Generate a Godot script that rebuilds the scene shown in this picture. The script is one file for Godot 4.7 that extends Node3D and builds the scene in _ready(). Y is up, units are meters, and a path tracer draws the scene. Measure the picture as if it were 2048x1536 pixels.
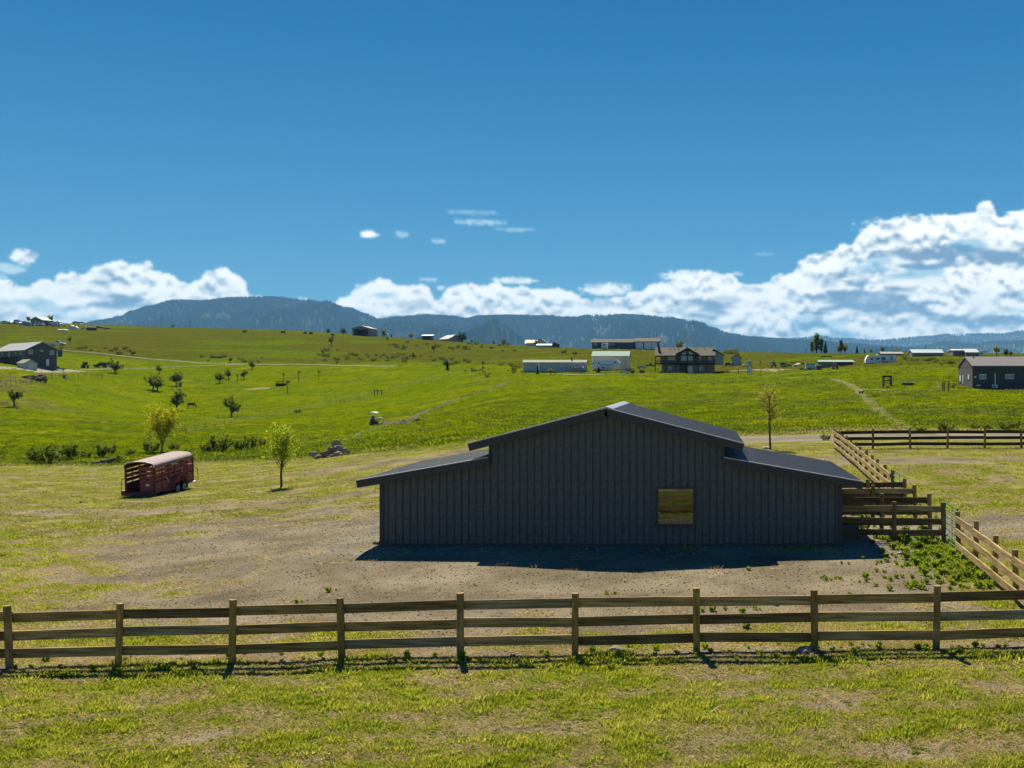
extends Node3D
# A dark metal barn in a fenced paddock, pastures, scattered homes and forested ridges behind.
# Metres; y up; the camera stands over x = 0, z = 0 and looks along -z, square to the barn front.
const F := 2350.0      # focal length in pixels of the 2048-wide photograph
const CX := 1395.0     # the column and row the lens axis meets
const CY := 757.0
const EYE := 5.32
var rng := RandomNumberGenerator.new()
var nA := FastNoiseLite.new()
var nB := FastNoiseLite.new()
var nC := FastNoiseLite.new()
var nP := FastNoiseLite.new()
var mats := {}
var counts := {}

# ---------------------------------------------------------------- terrain heights
var TD := [10.0, 16.0, 25.0, 37.0, 50.0, 70.0, 90.0, 115.0, 150.0, 190.0, 230.0, 280.0, 330.0, 380.0, 450.0, 520.0, 620.0, 750.0, 900.0, 1100.0, 2000.0, 14000.0]
var TX := [-500.0, 0.0, 300.0, 600.0, 800.0, 1000.0, 1200.0, 1500.0, 1800.0, 2048.0, 2500.0]
var TH := [
	[-1.1, -1.0, -0.8, -1.1, -1.4, -2.0, -2.5, -2.7, -2.2, -1.4, 0.0, 4.0, 9.0, 11.0, 15.0, 19.5, 26.0, 36.0, 50.0, 60.0, 62.0, 62.0],
	[-1.05, -0.95, -0.73, -0.9, -1.1, -1.7, -2.2, -2.7, -2.7, -2.2, -1.7, 3.0, 8.0, 10.0, 14.0, 18.5, 25.0, 35.0, 49.0, 57.0, 60.0, 60.0],
	[-1.0, -0.9, -0.68, -0.75, -0.95, -1.67, -2.1, -2.6, -3.2, -3.5, -3.6, -3.3, -2.0, 1.8, 9.0, 14.5, 23.0, 34.0, 45.0, 52.0, 54.0, 54.0],
	[-0.9, -0.8, -0.58, -0.4, -0.6, -1.0, -1.2, -1.8, -2.7, -3.3, -3.4, -2.4, -0.4, 2.6, 8.0, 13.0, 21.0, 32.5, 42.0, 47.0, 48.0, 48.0],
	[-0.87, -0.75, -0.52, -0.15, -0.2, -0.3, -0.3, -0.5, -1.2, -2.0, -2.2, -1.0, 1.0, 4.0, 9.0, 13.5, 20.0, 29.0, 36.5, 39.0, 40.0, 40.0],
	[-0.83, -0.7, -0.47, 0.0, 0.1, 0.4, 0.6, 0.9, 1.2, 1.2, 1.6, 3.0, 5.0, 8.0, 11.5, 15.0, 20.0, 26.5, 31.0, 33.0, 33.0, 33.0],
	[-0.8, -0.66, -0.43, 0.0, 0.15, 0.5, 0.75, 1.0, 1.5, 2.1, 3.0, 4.4, 6.3, 8.3, 13.0, 18.0, 20.5, 24.0, 26.0, 27.0, 27.0, 27.0],
	[-0.75, -0.6, -0.38, 0.0, 0.2, 0.6, 0.8, 1.2, 1.9, 2.9, 3.9, 5.2, 6.6, 8.5, 12.0, 15.5, 19.0, 22.0, 23.5, 24.0, 24.0, 24.0],
	[-0.7, -0.55, -0.33, -0.05, 0.1, 0.65, 1.05, 1.7, 3.2, 4.9, 6.2, 8.2, 10.4, 12.5, 15.0, 16.8, 18.0, 18.5, 18.5, 18.0, 18.0, 18.0],
	[-0.65, -0.5, -0.3, 0.0, 0.15, 0.65, 1.05, 1.7, 3.2, 4.9, 6.2, 8.2, 10.4, 12.3, 14.5, 16.0, 16.5, 16.5, 16.0, 15.0, 15.0, 15.0],
	[-0.6, -0.45, -0.25, 0.0, 0.2, 0.7, 1.1, 1.8, 3.3, 5.0, 6.4, 8.4, 10.6, 12.4, 14.5, 16.0, 16.5, 16.5, 16.0, 15.0, 15.0, 15.0]]

func cr(a: float, b: float, c: float, d: float, t: float) -> float:
	return b + 0.5 * t * (c - a + t * (2.0 * a - 5.0 * b + 4.0 * c - d + t * (3.0 * (b - c) + d - a)))

func H(x: float, z: float) -> float:
	var d := maxf(-z, 10.5)
	var px := clampf(CX + F * x / d, -499.0, 2499.0)
	var i := 0
	while i < 9 and TX[i + 1] < px: i += 1
	var j := 0
	while j < 20 and TD[j + 1] < d: j += 1
	j = mini(j, 20)
	var t: float = (log(d) - log(TD[j])) / (log(TD[j + 1]) - log(TD[j]))
	t = clampf(t, 0.0, 1.0)
	var u: float = (px - TX[i]) / (TX[i + 1] - TX[i])
	var r := [0.0, 0.0, 0.0, 0.0]
	for k in 4:
		var row: Array = TH[clampi(i - 1 + k, 0, 10)]
		r[k] = cr(row[maxi(j - 1, 0)], row[j], row[j + 1], row[mini(j + 2, 21)], t)
	var y := cr(r[0], r[1], r[2], r[3], u)
	# the level pad the barn stands on
	var ox := maxf(absf(x + 2.75) - 7.8, 0.0)
	var oz := maxf(absf(z + 41.5) - 5.2, 0.0)
	var w := 1.0 - smoothstep(0.0, 4.0, sqrt(ox * ox + oz * oz))
	y = lerpf(y, 0.0, w)
	y += nA.get_noise_2d(x * 0.9, z * 0.9) * 0.35 * smoothstep(60.0, 260.0, d) * (1.0 - smoothstep(600.0, 1200.0, d))
	y += nA.get_noise_2d(x * 9.0, z * 9.0) * 0.05 * (1.0 - w) * (1.0 - smoothstep(40.0, 90.0, d))
	return y

func P(px: float, py: float, d: float) -> Vector3:
	return Vector3((px - CX) * d / F, EYE - (py - CY) * d / F, -d)

# the ground that a pixel shows: distance from the ground itself
func G(px: float, py: float) -> Vector3:
	var d := 11.0
	var last := 11.0
	while d < 3000.0:
		var p := P(px, py, d)
		if p.y <= H(p.x, p.z):
			break
		last = d
		d *= 1.01
	if d >= 1080.0:   # just over a crest: stands on the crest
		var best := 1e9
		var t := 200.0
		while t < 1000.0:
			var p := P(px, py, t)
			var gap := (p.y - H(p.x, p.z)) / t
			if gap < best:
				best = gap; d = t
			t *= 1.01
		last = d
	for k in 12:
		var m := (last + d) / 2.0
		var q := P(px, py, m)
		if q.y <= H(q.x, q.z): d = m
		else: last = m
	var o := P(px, py, d)
	o.y = H(o.x, o.z)
	return o

func onground(x: float, z: float) -> Vector3:
	return Vector3(x, H(x, z), z)

# ---------------------------------------------------------------- mesh building
class MB:
	var v := PackedVector3Array()
	var n := PackedVector3Array()
	var c := PackedColorArray()
	var uv := PackedVector2Array()
	var col := Color.WHITE
	func tri(a: Vector3, b: Vector3, d: Vector3) -> void:
		var m := (d - a).cross(b - a).normalized()
		v.push_back(a); v.push_back(b); v.push_back(d)
		n.push_back(m); n.push_back(m); n.push_back(m)
		c.push_back(col); c.push_back(col); c.push_back(col)
	func tri_out(a: Vector3, b: Vector3, d: Vector3, o: Vector3) -> void:
		if (d - a).cross(b - a).dot((a + b + d) / 3.0 - o) < 0.0: tri(a, d, b)
		else: tri(a, b, d)
	func quad_out(a: Vector3, b: Vector3, d: Vector3, e: Vector3, o: Vector3) -> void:
		tri_out(a, b, d, o); tri_out(a, d, e, o)
	func quad(a: Vector3, b: Vector3, d: Vector3, e: Vector3) -> void:
		tri(a, b, d); tri(a, d, e)
	# eight corners: four below, four above, same order
	func hexa(p: Array) -> void:
		var o := Vector3.ZERO
		for q: Vector3 in p: o += q / 8.0
		quad_out(p[0], p[1], p[2], p[3], o); quad_out(p[4], p[5], p[6], p[7], o)
		for k in 4: quad_out(p[k], p[(k + 1) % 4], p[(k + 1) % 4 + 4], p[k + 4], o)
	func box(at: Vector3, size: Vector3, b := Basis.IDENTITY) -> void:
		var h := size / 2.0
		var p := []
		for y: float in [-h.y, h.y]:
			for q: Vector2 in [Vector2(-h.x, -h.z), Vector2(h.x, -h.z), Vector2(h.x, h.z), Vector2(-h.x, h.z)]:
				p.append(at + b * Vector3(q.x, y, q.y))
		hexa(p)
	func bar(a: Vector3, b: Vector3, w: float, h: float) -> void:
		var z := (b - a).normalized()
		var x := z.cross(Vector3.UP if absf(z.y) < 0.95 else Vector3.RIGHT).normalized()
		var y := x.cross(z).normalized()
		box((a + b) / 2.0, Vector3(w, h, a.distance_to(b)), Basis(x, y, z))
	# a polygon in x and y pushed along z
	func prism(poly: PackedVector2Array, z0: float, z1: float, t := Transform3D.IDENTITY) -> void:
		if Geometry2D.is_polygon_clockwise(poly): poly.reverse()
		var ix := Geometry2D.triangulate_polygon(poly)
		var zf := maxf(z0, z1)
		var zb := minf(z0, z1)
		var mid := t * Vector3(0, 0, (z0 + z1) / 2.0)
		for k in range(0, ix.size(), 3):
			var a := poly[ix[k]]; var b := poly[ix[k + 1]]; var d := poly[ix[k + 2]]
			var fa := t * Vector3(a.x, a.y, zf); var fb := t * Vector3(b.x, b.y, zf); var fd := t * Vector3(d.x, d.y, zf)
			var inw := t.basis * Vector3(0, 0, 1)
			if (fd - fa).cross(fb - fa).dot(inw) > 0.0: tri(fa, fb, fd)
			else: tri(fa, fd, fb)
			var ba := t * Vector3(a.x, a.y, zb); var bb := t * Vector3(b.x, b.y, zb); var bd := t * Vector3(d.x, d.y, zb)
			if (bd - ba).cross(bb - ba).dot(inw) < 0.0: tri(ba, bb, bd)
			else: tri(ba, bd, bb)
		for k in poly.size():
			var a := poly[k]; var b := poly[(k + 1) % poly.size()]
			var e := b - a
			var out := t.basis * Vector3(e.y, -e.x, 0)
			var q0 := t * Vector3(a.x, a.y, zf); var q1 := t * Vector3(b.x, b.y, zf); var q2 := t * Vector3(b.x, b.y, zb); var q3 := t * Vector3(a.x, a.y, zb)
			var nn := (q2 - q0).cross(q1 - q0)
			if nn.dot(out) > 0.0: quad(q0, q1, q2, q3)
			else: quad(q3, q2, q1, q0)
	func tube(pts: Array, rad: Array, sides := 8, caps := true) -> void:
		var prev := []
		var prevn := []
		for i in pts.size():
			var dir: Vector3 = (pts[mini(i + 1, pts.size() - 1)] - pts[maxi(i - 1, 0)]).normalized()
			var x := dir.cross(Vector3(0.31, 0.2, 0.93) if absf(dir.z) < 0.9 else Vector3.RIGHT).normalized()
			var y := dir.cross(x).normalized()
			var ring := []
			var rn := []
			for k in sides:
				var a := TAU * k / sides
				var q := x * cos(a) + y * sin(a)
				rn.append(q); ring.append(pts[i] + q * rad[i])
			if i > 0:
				for k in sides:
					var m := (k + 1) % sides
					for w: Array in [[prev[k], ring[k], ring[m], prevn[k], rn[k], rn[m]], [prev[k], ring[m], prev[m], prevn[k], rn[m], prevn[m]]]:
						v.push_back(w[0]); v.push_back(w[1]); v.push_back(w[2])
						n.push_back(w[3]); n.push_back(w[4]); n.push_back(w[5])
						c.push_back(col); c.push_back(col); c.push_back(col)
			if caps and (i == 0 or i == pts.size() - 1):
				var o: Vector3 = pts[i] - dir * 0.1 if i > 0 else pts[i] + dir * 0.1
				for k in sides: tri_out(pts[i], ring[k], ring[(k + 1) % sides], o)
			prev = ring; prevn = rn
	func done(m: Material) -> ArrayMesh:
		var a := []
		a.resize(Mesh.ARRAY_MAX)
		a[Mesh.ARRAY_VERTEX] = v; a[Mesh.ARRAY_NORMAL] = n; a[Mesh.ARRAY_COLOR] = c
		if uv.size() == v.size(): a[Mesh.ARRAY_TEX_UV] = uv
		var me := ArrayMesh.new()
		me.add_surface_from_arrays(Mesh.PRIMITIVE_TRIANGLES, a)
		me.surface_set_material(0, m)
		return me

func numbered(called: String) -> String:
	var k: int = counts.get(called, 0)
	counts[called] = k + 1
	return called if k == 0 else "%s_%03d" % [called, k]

func thing(called: String, label: String, category: String, at := Vector3.ZERO, turn := 0.0, group := "") -> Node3D:
	var o := Node3D.new()
	o.name = numbered(called)
	o.position = at; o.rotation.y = turn
	tag(o, label, category, group)
	add_child(o)
	return o

func tag(o: Node, label: String, category: String, group := "") -> void:
	o.set_meta("label", label); o.set_meta("category", category)
	if group: o.set_meta("group", group)

func part(called: String, mesh: Mesh, parent: Node, at := Vector3.ZERO, basis := Basis.IDENTITY) -> MeshInstance3D:
	var o := MeshInstance3D.new()
	o.name = called; o.mesh = mesh; o.transform = Transform3D(basis, at)
	parent.add_child(o, true)
	return o

func piece(called: String, mb: MB, m: Material, parent: Node) -> MeshInstance3D:
	return part(called, mb.done(m), parent)

func setting(called: String, mesh: Mesh, label: String) -> MeshInstance3D:
	var o := MeshInstance3D.new()
	o.name = numbered(called); o.mesh = mesh
	o.set_meta("kind", "structure"); o.set_meta("label", label)
	add_child(o)
	return o

func stuff(called: String, mesh: Mesh, places: Array, colors: PackedColorArray, label: String, category: String) -> void:
	var mm := MultiMesh.new()
	mm.transform_format = MultiMesh.TRANSFORM_3D
	mm.use_colors = true
	mm.mesh = mesh
	mm.instance_count = places.size()
	for i in places.size():
		mm.set_instance_transform(i, places[i]); mm.set_instance_color(i, colors[i])
	var o := MultiMeshInstance3D.new()
	o.name = numbered(called); o.multimesh = mm
	tag(o, label, category)
	o.set_meta("kind", "stuff")
	add_child(o)

# ---------------------------------------------------------------- materials
func lin(r: float, g: float, b: float) -> Color:
	return Color(r, g, b).linear_to_srgb()

func mat(key: String, r: float, g: float, b: float, rough := 0.85, metal := 0.0) -> StandardMaterial3D:
	if mats.has(key): return mats[key]
	var m := StandardMaterial3D.new()
	m.resource_name = key
	m.albedo_color = lin(r, g, b)
	m.roughness = rough; m.metallic = metal
	if rough >= 0.8: m.metallic_specular = 0.25
	mats[key] = m
	return m

func noisetex(sd: int, freq: float, size: int, lo: Color, hi: Color, oct := 5, kind := FastNoiseLite.TYPE_SIMPLEX_SMOOTH) -> NoiseTexture2D:
	var f := FastNoiseLite.new()
	f.seed = sd; f.frequency = freq; f.noise_type = kind; f.fractal_octaves = oct
	var t := NoiseTexture2D.new()
	t.width = size; t.height = size; t.seamless = true; t.noise = f
	var g := Gradient.new()
	g.set_color(0, lo); g.set_color(1, hi)
	t.color_ramp = g
	return t

var t_wood: NoiseTexture2D
var t_grain: NoiseTexture2D
var t_mottle: NoiseTexture2D
var t_clod: NoiseTexture2D

func wood(key: String, r: float, g: float, b: float, along: int, shift := 0.0) -> StandardMaterial3D:
	if mats.has(key): return mats[key]
	var m := mat(key, r, g, b, 0.9)
	m.albedo_texture = t_wood
	m.uv1_triplanar = true; m.uv1_world_triplanar = true
	m.uv1_scale = [Vector3(0.12, 2.2, 2.2), Vector3(1.6, 0.25, 1.6), Vector3(2.2, 2.2, 0.12)][along]
	m.uv1_offset = Vector3(shift, shift * 1.7, shift * 0.6)
	m.heightmap_enabled = true; m.heightmap_texture = t_wood; m.heightmap_scale = 0.4
	return m

func grainy(m: StandardMaterial3D, scale: float, tex: Texture2D) -> StandardMaterial3D:
	m.albedo_texture = tex
	m.uv1_triplanar = true; m.uv1_world_triplanar = true
	m.uv1_scale = Vector3.ONE * scale
	return m

func leafy(key: String, through := 0.5) -> StandardMaterial3D:
	if mats.has(key): return mats[key]
	var m := mat(key, 1, 1, 1, 0.7)
	m.vertex_color_use_as_albedo = true
	m.backlight_enabled = true
	m.backlight = Color(through, through, through).linear_to_srgb()
	m.metallic_specular = 0.1
	return m
# ---------------------------------------------------------------- camera, sky, sun
var tops: Array = []   # cloud tops along the horizon: [degrees round, degrees up]

func az_of(px: float) -> float:
	return rad_to_deg(atan((px - CX) / F))

func el_of(px: float, py: float) -> float:
	var a := (px - CX) / F
	return rad_to_deg(atan((CY - py) / F / sqrt(1.0 + a * a)))

func puff(f: FastNoiseLite, x: float, y: float) -> float:
	return clampf(-f.get_noise_2d(x, y), 0.0, 1.0)   # 1 in the middle of a billow, 0 between billows

func make_sky() -> ImageTexture:
	var w := 4096
	var h := 2048
	var im := Image.create(w, h, false, Image.FORMAT_RGB8)
	var stops := [[-90.0, Color8(96, 112, 84)], [-0.5, Color8(150, 170, 170)], [0.0, Color8(186, 208, 215)], [2.0, Color8(164, 200, 214)], [4.0, Color8(135, 185, 210)], [7.0, Color8(106, 168, 203)], [10.5, Color8(80, 152, 195)], [15.0, Color8(52, 134, 183)], [19.0, Color8(30, 121, 173)], [35.0, Color8(30, 98, 156)], [90.0, Color8(22, 76, 134)]]
	var rows: Array = []
	for y in h:
		var el := 90.0 - 180.0 * (y + 0.5) / h
		var k := 0
		while k < stops.size() - 2 and stops[k + 1][0] < el: k += 1
		var c: Color = (stops[k][1] as Color).lerp(stops[k + 1][1], clampf((el - stops[k][0]) / (stops[k + 1][0] - stops[k][0]), 0, 1))
		var cl := c.srgb_to_linear()
		c = Color(cl.r / 1.35 * 0.45, cl.g / 1.35 * 0.80, cl.b / 1.35 * 0.97).linear_to_srgb()
		rows.append(c)
		im.fill_rect(Rect2i(0, y, w, 1), c)
	var seen := [[-60, 575], [0, 592], [50, 577], [95, 562], [140, 548], [190, 540], [240, 531], [290, 529], [330, 552], [372, 578], [400, 562], [450, 545], [488, 560], [498, 588], [560, 604], [660, 612], [690, 590], [712, 568], [760, 557], [800, 572], [850, 580], [872, 602], [900, 580], [940, 573], [1050, 577], [1120, 581], [1170, 607], [1195, 600], [1275, 592], [1330, 562], [1385, 544], [1450, 560], [1515, 572], [1560, 545], [1640, 517], [1700, 490], [1735, 455], [1850, 444], [1935, 428], [1972, 406], [2000, 432], [2060, 428], [2200, 450], [2350, 520], [2500, 560]]
	tops = []
	for s: Array in seen: tops.append([az_of(s[0]), el_of(s[0], s[1])])
	var wisps := []   # small clouds by themselves: [round, up, half width, half height, strength]
	for s: Array in [[737, 468, 17, 7, 1.0], [803, 468, 13, 7, 0.45], [877, 483, 15, 5, 0.5], [48, 513, 22, 14, 0.95], [960, 444, 52, 6, 0.55], [1030, 459, 40, 4, 0.4], [945, 425, 55, 5, 0.35], [1028, 561, 44, 7, 0.9], [858, 559, 17, 4, 0.6], [882, 575, 8, 4, 0.7], [1213, 578, 54, 14, 0.95], [1476, 548, 13, 4, 0.6], [1530, 508, 20, 3, 0.3], [1385, 552, 66, 12, 0.9], [1850, 452, 125, 22, 1.0], [15, 537, 30, 9, 0.6], [-5, 575, 25, 22, 1.0]]:
		var m := F / 57.3
		wisps.append([az_of(s[0]), el_of(s[0], s[1]), s[2] / m, s[3] / m, s[4]])
	var cel: Array[FastNoiseLite] = []
	for k in 4:
		var f := FastNoiseLite.new()
		f.seed = 21 + k
		f.noise_type = FastNoiseLite.TYPE_CELLULAR
		f.cellular_distance_function = FastNoiseLite.DISTANCE_EUCLIDEAN
		f.cellular_return_type = FastNoiseLite.RETURN_DISTANCE
		f.fractal_type = FastNoiseLite.FRACTAL_NONE
		f.frequency = [0.42, 1.05, 2.3, 4.6][k]
		cel.append(f)
	var warp := FastNoiseLite.new()
	warp.seed = 5; warp.frequency = 0.55; warp.fractal_octaves = 4
	var bands := FastNoiseLite.new()
	bands.seed = 9; bands.frequency = 0.16; bands.fractal_octaves = 4
	var y0 := int((90.0 - 11.0) / 180.0 * h)
	var y1 := int(90.5 / 180.0 * h)
	# the height of the billows over the whole ring, kept for the light on them
	var nx := w
	var ny := y1 - y0
	var hgt := PackedFloat32Array()
	hgt.resize(nx * ny)
	var cov := PackedFloat32Array()
	cov.resize(nx * ny)
	for x in nx:
		var az := wrapf(360.0 * (x + 0.5) / w, -180.0, 180.0)
		var top := 0.0
		if az > tops[0][0] and az < tops[-1][0]:
			var k := 0
			while k < tops.size() - 2 and tops[k + 1][0] < az: k += 1
			var t: float = clampf((az - tops[k][0]) / (tops[k + 1][0] - tops[k][0]), 0, 1)
			top = lerpf(tops[k][1], tops[k + 1][1], t * t * (3.0 - 2.0 * t))
		else:
			var s := absf(az) / 180.0
			top = 4.6 + 3.2 * warp.get_noise_2d(az * 0.12 if az > 0 else (az + 360.0) * 0.12, 77.0) + 0.3 * s
			var edge := minf(absf(az - tops[0][0]), absf(az - tops[-1][0]))
			top = lerpf(tops[0][1] if absf(az - tops[0][0]) < absf(az - tops[-1][0]) else tops[-1][1], top, smoothstep(0.0, 12.0, edge))
		for y in ny:
			var el := 90.0 - 180.0 * (y0 + y + 0.5) / h
			var wx := warp.get_noise_2d(az * 1.3, el * 1.3) * 0.55
			var wy := warp.get_noise_2d(az * 1.3 + 40.0, el * 1.3) * 0.35
			var p := 0.52 * puff(cel[0], az + wx, el * 1.5 + wy) + 0.27 * puff(cel[1], az + wx, el * 1.35 + wy) + 0.16 * puff(cel[2], az + wx * 1.2, el * 1.2 + wy) + 0.09 * puff(cel[3], az + wx * 1.3, el * 1.15 + wy)
			var d := (top - 0.12 - el) / 0.85 + (p - 0.36) * 1.25
			if el > top + 0.45: d -= 1.0
			var a := smoothstep(0.0, 0.075, d)
			# gaps of blue inside the bank
			var gap := bands.get_noise_2d(az * 1.1, el * 3.4 + 9.0)
			a *= 1.0 - smoothstep(0.26, 0.5, gap) * smoothstep(0.4, 1.0, d) * 0.4
			for s: Array in wisps:
				var ex: float = (az - s[0]) / s[2]
				var ey: float = (el - s[1]) / s[3]
				var e := ex * ex + ey * ey
				if e < 4.0: a = maxf(a, (1.0 - smoothstep(0.5, 1.15, e + 0.9 * warp.get_noise_2d(az * 5.0, el * 14.0))) * s[4])
			hgt[y * nx + x] = p + 0.30 * warp.get_noise_2d(az * 2.2, el * 3.6)
			cov[y * nx + x] = a
	for y in ny:
		var el := 90.0 - 180.0 * (y0 + y + 0.5) / h
		for x in nx:
			var a := cov[y * nx + x]
			if a < 0.004: continue
			var az := wrapf(360.0 * (x + 0.5) / w, -180.0, 180.0)
			var yu := maxi(y - 2, 0)
			var yd := mini(y + 2, ny - 1)
			var slope := hgt[yd * nx + x] - hgt[yu * nx + x]      # billow falls off upwards: its upper face
			var thick := cov[maxi(y - 16, 0) * nx + x] * 0.4 + cov[maxi(y - 8, 0) * nx + x] * 0.3
			var flat := bands.get_noise_2d(az * 0.8, el * 4.6)
			var broad := bands.get_noise_2d(az * 1.7 + 60.0, el * 2.6)
			var lit := 0.87 + slope * 1.45 * smoothstep(-0.5, 0.15, broad) - thick * 0.13 - smoothstep(0.03, 0.36, flat) * thick * 0.8 + (hgt[y * nx + x] - 0.4) * 0.18
			lit = clampf(lit, 0.0, 1.0)
			var c := Color8(112, 140, 166).lerp(Color8(180, 194, 204), smoothstep(0.2, 0.62, lit)).lerp(Color8(250, 249, 243), smoothstep(0.5, 0.97, lit))
			c = c.lerp(Color8(206, 214, 214), (1.0 - smoothstep(0.3, 2.6, el)) * 0.35)
			im.set_pixel(x, y0 + y, (rows[y0 + y] as Color).lerp(c, a * 0.97))
	return ImageTexture.create_from_image(im)

func camera_and_light() -> void:
	var cam := Camera3D.new()
	cam.name = "camera"
	var near := 0.5
	cam.set_frustum(near * 1536.0 / F, Vector2((1024.0 - CX) / F * near, (CY - 768.0) / F * near), near, 40000.0)
	cam.position = Vector3(0, EYE, 0)
	cam.current = true
	add_child(cam)
	var env := Environment.new()
	env.background_mode = Environment.BG_SKY
	var sm := PanoramaSkyMaterial.new()
	sm.panorama = make_sky()
	sm.energy_multiplier = 0.62
	var sky := Sky.new()
	sky.sky_material = sm
	env.sky = sky
	env.tonemap_mode = Environment.TONE_MAPPER_LINEAR
	env.tonemap_exposure = 2.2
	env.sdfgi_enabled = true; env.ssao_enabled = true; env.ssil_enabled = true
	env.fog_enabled = true
	env.fog_density = 0.000035
	env.fog_light_color = lin(0.25, 0.60, 1.0)
	var we := WorldEnvironment.new()
	we.name = "world"
	we.environment = env
	add_child(we)
	var sun := DirectionalLight3D.new()
	sun.name = "sun"
	sun.light_energy = 1.6
	sun.light_color = Color(1.0, 0.955, 0.87)
	sun.light_angular_distance = 0.55
	sun.shadow_enabled = true
	add_child(sun)
	sun.look_at_from_position(Vector3.ZERO, Vector3(0.28, -1.075, 1.0), Vector3.UP)
# ---------------------------------------------------------------- ground
func ell(x: float, z: float, cx: float, cz: float, rx: float, rz: float) -> float:
	var a := (x - cx) / rx
	var b := (z - cz) / rz
	return 1.0 - smoothstep(0.35, 1.25, a * a + b * b)

func lawn_edge(px: float) -> float:
	if px < 400.0: return 110.0
	if px < 930.0: return lerpf(110.0, 91.0, (px - 400.0) / 530.0)
	return 95.0

# how much of the paddock ground is covered by grass: 0 bare, 1 lush
func grassy(x: float, z: float) -> float:
	var d := -z
	var wob := nB.get_noise_2d(x * 0.8, z * 0.8)
	var xx := x + wob * 2.2
	var zz := z + nB.get_noise_2d(x * 0.8 + 70.0, z * 0.8) * 2.2
	var g := 0.60 + 0.62 * nB.get_noise_2d(x * 1.5, z * 2.3) + 0.42 * nA.get_noise_2d(x * 8.0, z * 14.0)
	g -= 0.72 * ell(xx, zz, -14.5, -40.5, 6.5, 6.5)
	g -= 0.5 * ell(xx, zz, -17.0, -47.0, 7.5, 7.0)
	g -= 0.92 * ell(xx, zz, -3.2, -32.0, 13.5, 5.6)
	g -= 0.8 * ell(xx, zz, 6.0, -40.0, 2.6, 7.0)
	g -= 0.75 * ell(xx, zz, 12.0, -42.5, 5.0, 3.5)
	g -= 0.4 * ell(xx, zz, -24.0, -58.0, 12.0, 3.0)
	g -= 0.45 * ell(xx, zz, 10.0, -68.0, 9.0, 3.0)
	g -= 0.35 * ell(xx, zz, -20.0, -80.0, 9.0, 4.0)
	g += 0.7 * ell(xx, zz, 7.6, -34.0, 1.5, 4.5)
	g += 0.3 * nB.get_noise_2d(x * 0.5 + 31.0, z * 2.6)
	g += 0.06 * (1.0 - smoothstep(22.0, 25.5, d))
	g -= 0.3 * (1.0 - smoothstep(0.2, 0.9, absf(d - 24.9)))
	return g

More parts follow.
